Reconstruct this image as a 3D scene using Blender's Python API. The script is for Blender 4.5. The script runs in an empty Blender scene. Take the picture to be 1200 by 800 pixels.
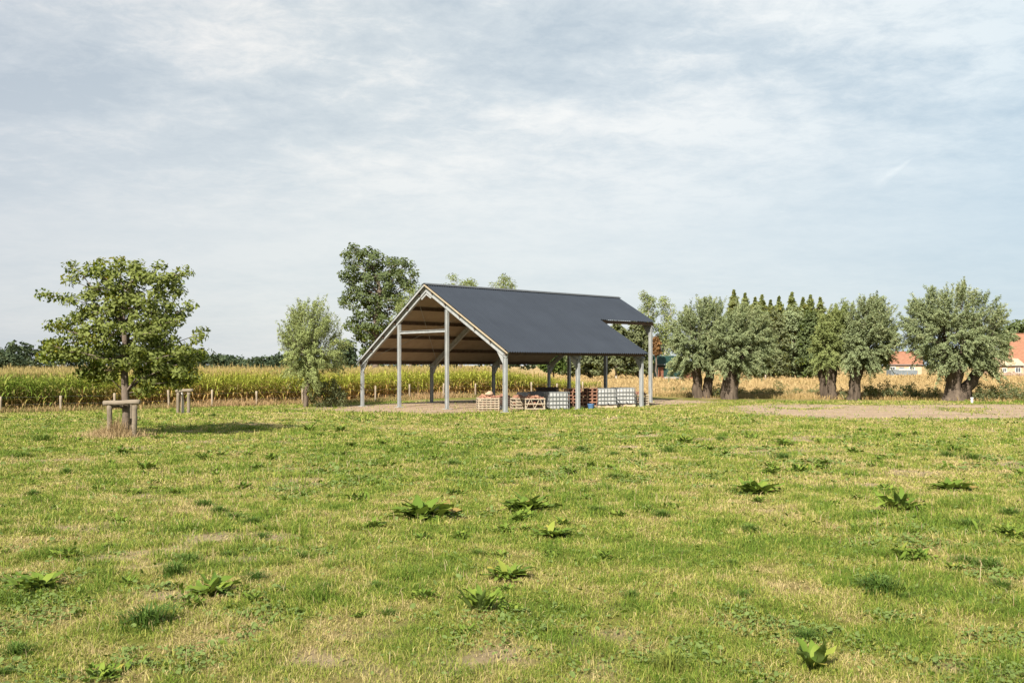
import bpy, math
import numpy as np

# ---------------------------------------------------------------- set-up
scene = bpy.context.scene
col = scene.collection
F, HZ, CAMH = 1120.0, 428.0, 2.45          # focal length and horizon of the photograph, eye height
R = np.random.default_rng(7)
PI = math.pi


def sstep(a, b, x):
    t = np.clip((np.asarray(x, float) - a) / (b - a), 0, 1)
    return t * t * (3 - 2 * t)


def _hash(ix, iy, seed):
    h = (ix.astype(np.int64) * 374761393 + iy.astype(np.int64) * 668265263 + seed * 974634777) & 0xFFFFFFFF
    h = ((h ^ (h >> 13)) * 1274126177) & 0xFFFFFFFF
    h = h ^ (h >> 16)
    return (h & 0xFFFFFF) / float(0xFFFFFF)


def vnoise(x, y, seed=0):
    x = np.asarray(x, float); y = np.asarray(y, float)
    ix = np.floor(x); iy = np.floor(y)
    fx = x - ix; fy = y - iy
    fx = fx * fx * (3 - 2 * fx); fy = fy * fy * (3 - 2 * fy)
    a = _hash(ix, iy, seed); b = _hash(ix + 1, iy, seed)
    c = _hash(ix, iy + 1, seed); d = _hash(ix + 1, iy + 1, seed)
    return (a * (1 - fx) + b * fx) * (1 - fy) + (c * (1 - fx) + d * fx) * fy


def fbm(x, y, s, seed=0, octs=4, gain=.55):
    """fractal noise with largest feature s metres, about 0..1"""
    t = 0; amp = 1; tot = 0; f = 1 / s
    for k in range(octs):
        c, sn = math.cos(k * .9 + seed), math.sin(k * .9 + seed)
        t = t + amp * vnoise((x * c - y * sn) * f + 17.3 * k, (x * sn + y * c) * f - 9.1 * k, seed * 31 + k)
        tot += amp; amp *= gain; f *= 2.03
    return t / tot


def gz(x, y):
    """height of the ground"""
    x = np.asarray(x, float); y = np.asarray(y, float)
    near = 1 - sstep(38, 48, y)
    z = near * (.07 * (fbm(x, y, 3.2, 5, 3) - .5) + .10 * (fbm(x, y, 11, 6, 2) - .5))
    z = z - .15 * sstep(-4, -12, x) * sstep(40, 55, y) * (1 - sstep(120, 200, y))
    return z


def U(px, py):
    """ground point seen at a photo pixel"""
    Y = F * CAMH / (py - HZ)
    return np.array([(px - 600) / F * Y, Y, 0.])


def UZ(px, Y):
    return (px - 600) / F * Y


def HZT(py, Y):
    """height of something at photo row py and distance Y"""
    return CAMH + (HZ - py) * Y / F


# ---------------------------------------------------------------- materials
def new_mat(name):
    m = bpy.data.materials.new(name); m.use_nodes = True
    nt = m.node_tree
    for n in list(nt.nodes): nt.nodes.remove(n)
    out = nt.nodes.new('ShaderNodeOutputMaterial')
    return m, nt, out


def lk(nt, a, b): nt.links.new(a, b)


def ramp(nt, fac, stops):
    r = nt.nodes.new('ShaderNodeValToRGB')
    e = r.color_ramp.elements
    while len(e) < len(stops): e.new(.5)
    for el, (p, c) in zip(e, stops):
        el.position = p; el.color = (c[0], c[1], c[2], 1)
    lk(nt, fac, r.inputs['Fac'])
    return r.outputs['Color']


def noise_node(nt, scale, detail=4, rough=.6, vec=None, dist=0):
    n = nt.nodes.new('ShaderNodeTexNoise')
    n.inputs['Scale'].default_value = scale; n.inputs['Detail'].default_value = detail
    n.inputs['Roughness'].default_value = rough; n.inputs['Distortion'].default_value = dist
    if vec is not None: lk(nt, vec, n.inputs['Vector'])
    return n.outputs['Fac']


def mixcol(nt, fac, a, b, blend='MIX'):
    m = nt.nodes.new('ShaderNodeMix'); m.data_type = 'RGBA'; m.blend_type = blend
    for sock, v in ((0, fac), (6, a), (7, b)):
        if isinstance(v, (int, float)): m.inputs[sock].default_value = v
        elif isinstance(v, tuple): m.inputs[sock].default_value = (v[0], v[1], v[2], 1)
        else: lk(nt, v, m.inputs[sock])
    return m.outputs[2]


def coords(nt, kind='Object', scale=None):
    t = nt.nodes.new('ShaderNodeTexCoord')
    v = t.outputs[kind]
    if scale:
        mp = nt.nodes.new('ShaderNodeMapping'); mp.inputs['Scale'].default_value = scale
        lk(nt, v, mp.inputs['Vector']); v = mp.outputs[0]
    return v


def mat_solid(name, ca, cb, rough=.7, scale=6, metal=0, bump=.0, stretch=None, spec=.3, bscale=None):
    m, nt, out = new_mat(name)
    v = coords(nt, 'Object', stretch)
    f = noise_node(nt, scale, 5, .65, v)
    c = ramp(nt, f, [(.3, ca), (.7, cb)])
    b = nt.nodes.new('ShaderNodeBsdfPrincipled')
    lk(nt, c, b.inputs['Base Color'])
    b.inputs['Roughness'].default_value = rough; b.inputs['Metallic'].default_value = metal
    b.inputs['Specular IOR Level'].default_value = spec
    if bump:
        f2 = noise_node(nt, bscale or scale * 4, 5, .7, v)
        bm = nt.nodes.new('ShaderNodeBump'); bm.inputs['Strength'].default_value = bump; bm.inputs['Distance'].default_value = .03
        lk(nt, f2, bm.inputs['Height']); lk(nt, bm.outputs[0], b.inputs['Normal'])
    lk(nt, b.outputs[0], out.inputs[0])
    return m


def mat_leaf(name, stops, transl=.3, back=None, rough=.7, spec=.10):
    """leaf colour chosen by the leaf's own 'tint'; optional paler underside"""
    m, nt, out = new_mat(name)
    a = nt.nodes.new('ShaderNodeAttribute'); a.attribute_name = 'tint'
    c = ramp(nt, a.outputs['Fac'], stops)
    if back:
        g = nt.nodes.new('ShaderNodeNewGeometry')
        c = mixcol(nt, g.outputs['Backfacing'], c, back)
    b = nt.nodes.new('ShaderNodeBsdfPrincipled'); lk(nt, c, b.inputs['Base Color'])
    b.inputs['Roughness'].default_value = rough; b.inputs['Specular IOR Level'].default_value = spec
    t = nt.nodes.new('ShaderNodeBsdfTranslucent')
    tc = mixcol(nt, 1.0, c, (1.25, 1.2, .55), 'MULTIPLY'); lk(nt, tc, t.inputs['Color'])
    mx = nt.nodes.new('ShaderNodeMixShader'); mx.inputs[0].default_value = transl
    lk(nt, b.outputs[0], mx.inputs[1]); lk(nt, t.outputs[0], mx.inputs[2]); lk(nt, mx.outputs[0], out.inputs[0])
    return m


def mat_attr(name, transl=.25, rough=.65, spec=.2):
    """colour stored on each face"""
    m, nt, out = new_mat(name)
    a = nt.nodes.new('ShaderNodeAttribute'); a.attribute_name = 'col'
    b = nt.nodes.new('ShaderNodeBsdfPrincipled'); lk(nt, a.outputs['Color'], b.inputs['Base Color'])
    b.inputs['Roughness'].default_value = rough; b.inputs['Specular IOR Level'].default_value = spec
    if transl:
        t = nt.nodes.new('ShaderNodeBsdfTranslucent'); lk(nt, a.outputs['Color'], t.inputs['Color'])
        mx = nt.nodes.new('ShaderNodeMixShader'); mx.inputs[0].default_value = transl
        lk(nt, b.outputs[0], mx.inputs[1]); lk(nt, t.outputs[0], mx.inputs[2]); lk(nt, mx.outputs[0], out.inputs[0])
    else:
        lk(nt, b.outputs[0], out.inputs[0])
    return m


# ---------------------------------------------------------------- mesh helpers
def mk_obj(name, V, faces, mat=None, parent=None, tint=None, fcol=None, smooth=False, mats=None, midx=None):
    """one mesh object from arrays; faces is a list of (n,k) index arrays; tint / fcol are per face in that order"""
    V = np.asarray(V, np.float32)
    faces = [np.asarray(f, np.int32) for f in faces if len(f)]
    me = bpy.data.meshes.new(name)
    me.vertices.add(len(V)); me.vertices.foreach_set('co', V.ravel())
    loops = np.concatenate([f.ravel() for f in faces])
    tot = np.concatenate([np.full(len(f), f.shape[1], np.int32) for f in faces])
    start = np.zeros(len(tot), np.int32); start[1:] = np.cumsum(tot)[:-1]
    me.loops.add(len(loops)); me.loops.foreach_set('vertex_index', loops)
    me.polygons.add(len(tot)); me.polygons.foreach_set('loop_start', start); me.polygons.foreach_set('loop_total', tot)
    me.polygons.foreach_set('use_smooth', np.full(len(tot), smooth))
    if midx is not None: me.polygons.foreach_set('material_index', np.asarray(midx, np.int32))
    me.update(calc_edges=True)
    if tint is not None:
        a = me.attributes.new('tint', 'FLOAT', 'FACE'); a.data.foreach_set('value', np.asarray(tint, np.float32))
    if fcol is not None:
        c = np.ones((len(tot), 4), np.float32); c[:, :3] = fcol
        a = me.attributes.new('col', 'FLOAT_COLOR', 'FACE'); a.data.foreach_set('color', c.ravel())
    for mm in (mats or ([mat] if mat else [])): me.materials.append(mm)
    o = bpy.data.objects.new(name, me); col.objects.link(o)
    if parent is not None: o.parent = parent
    return o


class MB:
    """collects simple shapes into one mesh"""
    def __init__(s): s.V = []; s.Fs = {}; s.n = 0

    def add(s, V, Fc):
        V = np.asarray(V, float)
        s.V.append(V)
        for f in Fc: s.Fs.setdefault(len(f), []).append([i + s.n for i in f])
        s.n += len(V); return s

    def box(s, c, size, rz=0, M=None):
        x, y, z = np.array(size) / 2
        v = np.array([[-x, -y, -z], [x, -y, -z], [x, y, -z], [-x, y, -z], [-x, -y, z], [x, -y, z], [x, y, z], [-x, y, z]])
        if M is not None: v = v @ np.asarray(M).T
        if rz:
            k, q = math.cos(rz), math.sin(rz)
            v = v @ np.array([[k, q, 0], [-q, k, 0], [0, 0, 1]])
        return s.add(v + np.array(c), [(0, 3, 2, 1), (4, 5, 6, 7), (0, 1, 5, 4), (1, 2, 6, 5), (2, 3, 7, 6), (3, 0, 4, 7)])

    def bar(s, a, b, w, h, up=(0, 0, 1)):
        """rectangular bar from a to b, w across, h along up"""
        a = np.array(a, float); b = np.array(b, float); d = b - a; L = np.linalg.norm(d); d /= L
        r = np.cross(d, up); r /= np.linalg.norm(r); u = np.cross(r, d)
        M = np.stack([d, r, u], 1)
        return s.box((a + b) / 2, (L, w, h), M=M)

    def ibeam(s, a, b, w, h, up, tf=.03, tw=.03):
        a = np.array(a, float); b = np.array(b, float); d = b - a; d /= np.linalg.norm(d)
        r = np.cross(d, up); r /= np.linalg.norm(r); u = np.cross(r, d)
        s.bar(a + u * (h / 2 - tf / 2), b + u * (h / 2 - tf / 2), w, tf, u)
        s.bar(a - u * (h / 2 - tf / 2), b - u * (h / 2 - tf / 2), w, tf, u)
        s.bar(a, b, tw, h - 2 * tf - .002, u)
        return s

    def tube(s, P, rad, n=8, caps=True, wob=0, rng=None):
        V, q, caps_ = sweep(P, rad, n, wob, rng)
        s.add(V, [tuple(f) for f in q] + ([tuple(c) for c in caps_] if caps else []))
        return s

    def prism(s, pts2, h0, h1, fn):
        """polygon pts2 extruded between h0 and h1, fn maps (a,b,h) to a point"""
        n = len(pts2)
        v = [fn(a, b, h0) for a, b in pts2] + [fn(a, b, h1) for a, b in pts2]
        fc = [tuple(range(n))[::-1], tuple(range(n, 2 * n))] + [(i, (i + 1) % n, n + (i + 1) % n, n + i) for i in range(n)]
        return s.add(v, fc)

    def build(s, name, mat, parent=None, smooth=False, bevel=0):
        o = mk_obj(name, np.concatenate(s.V), [np.array(f) for f in s.Fs.values()], mat, parent, smooth=smooth)
        if bevel:
            b = o.modifiers.new('bevel', 'BEVEL'); b.width = bevel; b.segments = 2; b.limit_method = 'ANGLE'
        return o


def sweep(P, rad, n=8, wob=0, rng=None):
    P = np.asarray(P, float); rad = np.broadcast_to(np.asarray(rad, float), (len(P),))
    T = np.gradient(P, axis=0) if len(P) > 2 else np.repeat((P[1] - P[0])[None], 2, 0)
    T /= np.linalg.norm(T, axis=1)[:, None] + 1e-9
    ref = np.array([1., 0, 0]) if abs(T[0, 0]) < .8 else np.array([0, 1., 0])
    V = []
    ph = np.arange(n) / n * 2 * PI
    w1 = rng.normal(0, 1, n) if wob else np.zeros(n)
    for i in range(len(P)):
        a = ref - T[i] * ref.dot(T[i]); a /= np.linalg.norm(a); ref = a
        b = np.cross(T[i], a)
        if wob: w1 = .75 * w1 + .5 * rng.normal(0, 1, n)
        rr = rad[i] * (1 + wob * w1)
        V.append(P[i] + (np.cos(ph) * rr)[:, None] * a + (np.sin(ph) * rr)[:, None] * b)
    V = np.concatenate(V)
    i = np.arange(len(P) - 1)[:, None] * n; j = np.arange(n)[None]
    q = np.stack([i + j, i + (j + 1) % n, i + n + (j + 1) % n, i + n + j], -1).reshape(-1, 4)
    caps = [np.arange(n)[::-1], np.arange(n) + (len(P) - 1) * n]
    return V, q, caps


def tag(o, label=None, cat=None, group=None, kind=None):
    if label: o['label'] = label
    if cat: o['category'] = cat
    if group: o['group'] = group
    if kind: o['kind'] = kind
    return o


def thing(name, loc, label, cat, group=None, rz=0):
    o = bpy.data.objects.new(name, None); col.objects.link(o)
    o.location = [float(v) for v in loc]; o.rotation_euler = (0, 0, rz); o.empty_display_size = .3
    return tag(o, label, cat, group)


def copy_tree(o, parent=None):
    c = o.copy(); col.objects.link(c)
    if parent is not None: c.parent = parent
    for ch in list(o.children): copy_tree(ch, c)
    return c


# ---------------------------------------------------------------- camera, light, sky
cam = bpy.data.cameras.new('camera'); camo = bpy.data.objects.new('camera', cam); col.objects.link(camo)
camo.location = (0, 0, CAMH); camo.rotation_euler = (PI / 2, 0, 0)
cam.sensor_width = 36; cam.lens = F / 1200 * 36; cam.shift_y = (HZ - 400) / 1200
cam.clip_start = .1; cam.clip_end = 8000
scene.camera = camo

SUN_EL, SUN_HEAD = math.radians(40), math.radians(24)      # light travels away from the camera and to the right
toS = np.array([-math.sin(SUN_HEAD) * math.cos(SUN_EL), -math.cos(SUN_HEAD) * math.cos(SUN_EL), math.sin(SUN_EL)])
sl = bpy.data.lights.new('sun', 'SUN'); so = bpy.data.objects.new('sun', sl); col.objects.link(so)
sl.energy = 5.0; sl.angle = math.radians(.6); sl.color = (1, .93, .82)
from mathutils import Vector
so.rotation_euler = Vector(toS).to_track_quat('Z', 'Y').to_euler(); so.location = (-20, -30, 40)

world = bpy.data.worlds.new('World'); scene.world = world; world.use_nodes = True
nt = world.node_tree
for n in list(nt.nodes): nt.nodes.remove(n)
wo = nt.nodes.new('ShaderNodeOutputWorld')
sky = nt.nodes.new('ShaderNodeTexSky'); sky.sky_type = 'NISHITA'; sky.sun_disc = False
sky.sun_elevation = SUN_EL; sky.sun_rotation = math.atan2(toS[0], toS[1])
sky.air_density = 1.0; sky.dust_density = 2.0; sky.ozone_density = 1.0
bg1 = nt.nodes.new('ShaderNodeBackground'); lk(nt, sky.outputs[0], bg1.inputs[0]); bg1.inputs[1].default_value = .056


def wm(op, a, b=None, c=None, clamp=False):
    n = nt.nodes.new('ShaderNodeMath'); n.operation = op; n.use_clamp = clamp
    for i, v in enumerate((a, b, c)):
        if v is None: continue
        if isinstance(v, (int, float)): n.inputs[i].default_value = v
        else: lk(nt, v, n.inputs[i])
    return n.outputs[0]


tcw = nt.nodes.new('ShaderNodeTexCoord'); sep = nt.nodes.new('ShaderNodeSeparateXYZ'); lk(nt, tcw.outputs['Generated'], sep.inputs[0])
dx, dy, dz = sep.outputs
den = wm('ADD', wm('MAXIMUM', dz, 0.0), .16)
cx = wm('DIVIDE', dx, den); cy = wm('DIVIDE', dy, den)
cmb = nt.nodes.new('ShaderNodeCombineXYZ'); lk(nt, cx, cmb.inputs[0]); lk(nt, cy, cmb.inputs[1])


def wmap(scale, loc=(0, 0, 0), rot=0):
    m = nt.nodes.new('ShaderNodeMapping'); m.inputs['Scale'].default_value = scale
    m.inputs['Location'].default_value = loc; m.inputs['Rotation'].default_value = (0, 0, rot)
    lk(nt, cmb.outputs[0], m.inputs['Vector']); return m.outputs[0]


n_big = noise_node(nt, 1.0, 3, .5, wmap((.55, .9, 1), (3.1, 1.7, 0)))
n_mid = noise_node(nt, 1.0, 8, .58, wmap((1.7, 2.2, 1), (0.6, 4.2, 0), .25), .15)
n_fin = noise_node(nt, 1.0, 8, .70, wmap((9.5, 10.5, 1), (7.0, 2.0, 0), -.3), .3)
pat = wm('ADD', wm('MULTIPLY', n_mid, .60), wm('MULTIPLY', n_fin, .40))
pat = wm('ADD', pat, wm('MULTIPLY', wm('SUBTRACT', n_big, .5), .55))
# thin veil: brighter heaps where the pattern is high, blue-grey between them, an even pale band near the horizon
fade = wm('ADD', wm('MULTIPLY', wm('SUBTRACT', dz, .13), 5.0, clamp=True), 0.18, clamp=True)
heap = wm('MULTIPLY', wm('SUBTRACT', pat, .33), 3.3, clamp=True)
heap = wm('ADD', wm('MULTIPLY', heap, fade), wm('MULTIPLY', wm('SUBTRACT', 1.0, fade), .55))
# contrail stub high over the fields on the right
ux = wm('DIVIDE', dx, wm('MAXIMUM', dy, .05)); uz = wm('DIVIDE', dz, wm('MAXIMUM', dy, .05))
ax_, az_, bx_, bz_ = (1022 - 600) / F, (HZ - 219) / F, (1072 - 600) / F, (HZ - 184) / F
Lx, Lz = bx_ - ax_, bz_ - az_; LL = math.hypot(Lx, Lz); Lx /= LL; Lz /= LL
along = wm('DIVIDE', wm('ADD', wm('MULTIPLY', wm('SUBTRACT', ux, ax_), Lx), wm('MULTIPLY', wm('SUBTRACT', uz, az_), Lz)), LL)
across = wm('ABSOLUTE', wm('ADD', wm('MULTIPLY', wm('SUBTRACT', ux, ax_), -Lz), wm('MULTIPLY', wm('SUBTRACT', uz, az_), Lx)))
halfw = wm('ADD', wm('MULTIPLY', wm('SUBTRACT', 1.0, along), .007), .0012)
tr = wm('SUBTRACT', 1.0, wm('DIVIDE', across, halfw), clamp=True)
tr = wm('MULTIPLY', tr, wm('MULTIPLY', wm('MULTIPLY', along, 4.0, clamp=True), wm('MULTIPLY', wm('SUBTRACT', 1.0, along), 6.0, clamp=True)))
tr = wm('MULTIPLY', tr, wm('GREATER_THAN', dy, .05))
heap = wm('ADD', heap, wm('MULTIPLY', tr, .20), clamp=True)
ccol = ramp(nt, heap, [(0, (.495, .57, .625)), (.45, (.63, .69, .72)), (1, (.915, .91, .875))])
# greyer to the left, bluer to the right, as the veil thins
az = wm('ADD', wm('MULTIPLY', ux, .9), .5, clamp=True)
tone = ramp(nt, az, [(0, (.90, .885, .90)), (.35, (1.02, 1.0, .98)), (.6, (1.0, 1.0, 1.0)), (1, (.80, .89, .96))])
ccol = mixcol(nt, 1.0, ccol, tone, 'MULTIPLY')
bg2 = nt.nodes.new('ShaderNodeBackground'); lk(nt, ccol, bg2.inputs[0]); bg2.inputs[1].default_value = .54
mxs = nt.nodes.new('ShaderNodeMixShader')
mxs.inputs[0].default_value = .86
lk(nt, bg1.outputs[0], mxs.inputs[1]); lk(nt, bg2.outputs[0], mxs.inputs[2]); lk(nt, mxs.outputs[0], wo.inputs[0])

vs = scene.view_settings
vs.view_transform = 'Standard'; vs.look = 'None'; vs.gamma = 1; vs.use_curve_mapping = False; vs.exposure = 1.12
cy_ = scene.cycles
cy_.max_bounces = 5; cy_.diffuse_bounces = 3; cy_.glossy_bounces = 2; cy_.transmission_bounces = 3; cy_.transparent_max_bounces = 4
cy_.caustics_reflective = False; cy_.caustics_refractive = False
cy_.use_denoising = True

# ---------------------------------------------------------------- the shed's axes (needed by the ground)
R1 = np.array([-.31, 49.6]); AX = np.array([.745, .667]); CX = np.array([-.667, .745])
SHED_W, BAY = 13.54, 5.4


def shed_st(x, y):
    d0 = np.asarray(x) - R1[0]; d1 = np.asarray(y) - R1[1]
    return d0 * AX[0] + d1 * AX[1], d0 * CX[0] + d1 * CX[1]


def SW(s, t, z=0.):
    p = R1 + AX * s + CX * t
    return np.array([p[0], p[1], z])


# fence line and corn edge run along the shed
FE0 = np.array([-20.97, 58.0])
FSTEP = 3.02


def fence_st(x, y):
    d0 = np.asarray(x) - FE0[0]; d1 = np.asarray(y) - FE0[1]
    return d0 * AX[0] + d1 * AX[1], d0 * CX[0] + d1 * CX[1]


CORN_END = 40.0            # metres along the fence where the maize stops


def zones(x, y):
    """bare soil 0..1, dry meadow 0..1, dryness 0..1, greenness 0..1"""
    x = np.asarray(x, float); y = np.asarray(y, float)
    s, t = shed_st(x, y)
    nz = fbm(x, y, 5, 11, 5) - .5
    nz2 = fbm(x, y, 1.2, 12, 3) - .5
    # soil under and before the shed
    d_in = np.minimum.reduce([s + 3.0 + 6 * nz, 21 - s, t - .9 + 2.2 * nz, 15.5 - t + 3 * nz])
    bare = sstep(-.7, .9, d_in + 1.6 * nz2)
    # bare strip before the gable
    g = 1 - np.hypot((s + 2.2) / 3.6, (t - 8.5) / 6.5)
    bare = np.maximum(bare, sstep(-.05, .35, g + .9 * nz + .5 * nz2))
    # track: band seen from px 800 to beyond the right edge
    yc = 51.8
    half = 8.0 * sstep(7, 17, x) + .01
    dtr = half - np.abs(y - yc - 3 * nz) + 2.5 * nz2
    trk = sstep(-.9, 1.2, dtr) * sstep(9, 14, x + 5 * nz)
    strip = 1 - sstep(.10, .28, np.abs(fbm(x, y, 9, 15, 2) - .5) * 3 + np.abs((y - yc) / 9) * .4)   # grassy centre patches
    trk = trk * (1 - .6 * strip)
    bare = np.maximum(bare, trk)
    # dry meadow behind the willows
    front = np.interp(x, [-5, 8, 14, 24, 40], [84, 77, 72, 68, 63]) + 3 * nz
    mead = sstep(-.8, 1.0, y - front) * (s > 16.5)
    fs, ft = fence_st(x, y)
    mead = np.maximum(mead, ((fs > CORN_END + 1) & (ft > 0)) * 1.0)
    bare = bare * (1 - mead)
    n1 = fbm(x, y, 4.5, 21, 5); n2 = fbm(x, y, 1.1, 22, 4); n3 = fbm(x, y, 14, 23, 3)
    n4 = fbm(x, y, .42, 24, 3)
    dry = np.clip(.435 + .42 * (n1 - .5) + .95 * (n2 - .5) + .40 * (n3 - .5) + 1.25 * (n4 - .5), 0, 1)
    gn = np.exp(-(((x - .8) / 3.8) ** 2 + ((y - 17) / 6.5) ** 2))          # fresh green strip in mid field
    dry = np.clip(dry - .16 * gn + .10 * sstep(26, 40, y), 0, 1)
    patch = sstep(.645, .77, fbm(x, y, 1.7, 27, 4) + .16 * (n1 - .5) + .12 * (n3 - .5) - .25 * gn)   # small worn patches
    return bare, mead, dry, patch


# ---------------------------------------------------------------- ground (one sheet, cut where the surface changes)
def axis_pts(lo, hi, near_lo, near_hi, step, grow=1.09):
    a = list(np.arange(near_lo, near_hi + 1e-6, step))
    st = step; v = near_hi
    while v < hi: st *= grow; v += st; a.append(min(v, hi))
    st = step; v = near_lo
    while v > lo: st *= grow; v -= st; a.insert(0, max(v, lo))
    return np.array(a)


gx = axis_pts(-3000, 3000, -16, 16, .25, 1.035)
gy = axis_pts(-800, 5000, 5, 30, .25, 1.03)
GX, GY = np.meshgrid(gx, gy)
GZ = gz(GX, GY)
gb, gm, gd, gp = zones(GX, GY)
nx, ny = len(gx), len(gy)
ii, jj = np.meshgrid(np.arange(nx - 1), np.arange(ny - 1))
quads = np.stack([jj * nx + ii, jj * nx + ii + 1, (jj + 1) * nx + ii + 1, (jj + 1) * nx + ii], -1).reshape(-1, 4)
GV = np.stack([GX, GY, GZ], -1).reshape(-1, 3)


def mat_ground():
    m, nt, out = new_mat('ground')
    def at(n):
        a = nt.nodes.new('ShaderNodeAttribute'); a.attribute_name = n; return a.outputs['Fac']
    geo = nt.nodes.new('ShaderNodeNewGeometry'); pos = geo.outputs['Position']
    fine = noise_node(nt, 26, 6, .75, pos); med = noise_node(nt, 3.0, 5, .7, pos); broad = noise_node(nt, .5, 4, .6, pos)
    def mth(op, a, b, clamp=False):
        n = nt.nodes.new('ShaderNodeMath'); n.operation = op; n.use_clamp = clamp
        for i, v in enumerate((a, b)):
            if isinstance(v, (int, float)): n.inputs[i].default_value = v
            else: lk(nt, v, n.inputs[i])
        return n.outputs[0]
    dry = mth('ADD', at('dry'), mth('MULTIPLY', mth('SUBTRACT', med, .5), .9), True)
    grass = ramp(nt, dry, [(0, (.105, .145, .022)), (.35, (.17, .185, .034)), (.65, (.235, .21, .062)), (1, (.29, .225, .10))])
    grass = mixcol(nt, mth('MULTIPLY', fine, 1.0), grass, mixcol(nt, 1., grass, (.36, .32, .30), 'MULTIPLY'))  # fine mottling also paints in the shaded gaps between blades
    soil = ramp(nt, med, [(.25, (.25, .175, .115)), (.55, (.37, .28, .195)), (.8, (.46, .37, .27))])
    soil = mixcol(nt, mth('MULTIPLY', fine, .4), soil, mixcol(nt, 1., soil, (.55, .52, .5), 'MULTIPLY'))
    mpt = nt.nodes.new('ShaderNodeMapping'); mpt.inputs['Scale'].default_value = (.12, 1.5, 1); lk(nt, pos, mpt.inputs['Vector'])
    rut = noise_node(nt, 1.0, 4, .6, mpt.outputs[0])
    soil = mixcol(nt, ramp(nt, rut, [(.40, (0, 0, 0)), (.62, (.65, .65, .65))]), soil, mixcol(nt, 1., soil, (.68, .66, .62), 'MULTIPLY'))
    mead = ramp(nt, broad, [(.3, (.26, .18, .085)), (.7, (.38, .28, .13))])
    c = mixcol(nt, mth('MULTIPLY', at('patch'), .75), grass, soil)
    c = mixcol(nt, at('mead'), c, mead)
    c = mixcol(nt, at('bare'), c, soil)
    b = nt.nodes.new('ShaderNodeBsdfPrincipled'); lk(nt, c, b.inputs['Base Color']); b.inputs['Roughness'].default_value = .95
    b.inputs['Specular IOR Level'].default_value = .1
    bm = nt.nodes.new('ShaderNodeBump'); bm.inputs['Strength'].default_value = .8; bm.inputs['Distance'].default_value = .04
    lk(nt, fine, bm.inputs['Height']); lk(nt, bm.outputs[0], b.inputs['Normal'])
    lk(nt, b.outputs[0], out.inputs[0])
    return m


M_ground = mat_ground()


def ground_piece(name, sel):
    q = quads[sel]
    used, inv = np.unique(q.ravel(), return_inverse=True)
    o = mk_obj(name, GV[used], [inv.reshape(-1, 4)], M_ground, smooth=True)
    for n, arr in (('bare', gb), ('mead', gm), ('dry', gd), ('patch', gp)):
        a = o.data.attributes.new(n, 'FLOAT', 'POINT'); a.data.foreach_set('value', arr.ravel()[used].astype(np.float32))
    tag(o, kind='structure')
    return o


fb = gb.ravel()[quads].mean(1); fm = gm.ravel()[quads].mean(1)
is_m = fm > .5; is_b = (fb > .5) & ~is_m
ground_piece('grass_field', ~is_m & ~is_b)
ground_piece('dirt_track', is_b)
ground_piece('meadow_ground', is_m)


# ---------------------------------------------------------------- grass
M_blade = mat_attr('grass_blade', .30)


def blades(name, x, y, h, w, colr, rng, lean=.45, label=None, kind='stuff', zoff=0, bend=.5):
    n = len(x)
    z = gz(x, y) - .004 + zoff
    th = rng.uniform(0, 2 * PI, n); ph = rng.uniform(0, 2 * PI, n)
    ln = np.abs(rng.normal(0, lean, n))
    d = np.stack([np.cos(ph), np.sin(ph)], -1)
    wv = np.stack([np.cos(th), np.sin(th)], -1) * (w / 2)[:, None]
    base = np.stack([x, y], -1)
    mid = base + d * (h * ln * .45)[:, None]; tip = base + d * (h * ln * (1 + bend))[:, None]
    zm = z + h * .62 * (1 - .15 * ln); zt = z + h * np.clip(1 - .35 * ln, .25, 1)
    V = np.empty((n, 5, 3))
    V[:, 0, :2] = base - wv; V[:, 1, :2] = base + wv; V[:, 0, 2] = z; V[:, 1, 2] = z
    V[:, 2, :2] = mid + wv * .8; V[:, 3, :2] = mid - wv * .8; V[:, 2, 2] = zm; V[:, 3, 2] = zm
    V[:, 4, :2] = tip; V[:, 4, 2] = zt
    b = np.arange(n)[:, None] * 5
    o = mk_obj(name, V.reshape(-1, 3), [b + np.array([[0, 1, 2, 3]]), b + np.array([[3, 2, 4]])], M_blade,
               fcol=np.concatenate([colr, colr]))
    return tag(o, kind=kind)


def lerpc(stops, t):
    p = [s[0] for s in stops]
    return np.stack([np.interp(t, p, [s[1][k] for s in stops]) for k in range(3)], -1)


GR = [(0, (.104, .168, .020)), (.25, (.178, .236, .032)), (.5, (.270, .290, .054)), (.72, (.352, .318, .100)), (1, (.45, .365, .175))]


def scatter_view(y0, y1, dens, rng, margin=1.22, extra=2.0):
    """points spread evenly over the part of the field between two distances"""
    hw = lambda y: (600 / F * y) * margin + extra
    A = (hw(y0) + hw(y1)) * (y1 - y0)
    n = int(A * dens)
    y = np.sqrt(rng.uniform(y0 * y0, y1 * y1, n)); x = rng.uniform(-1, 1, n) * hw(y)
    return x, y


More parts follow.
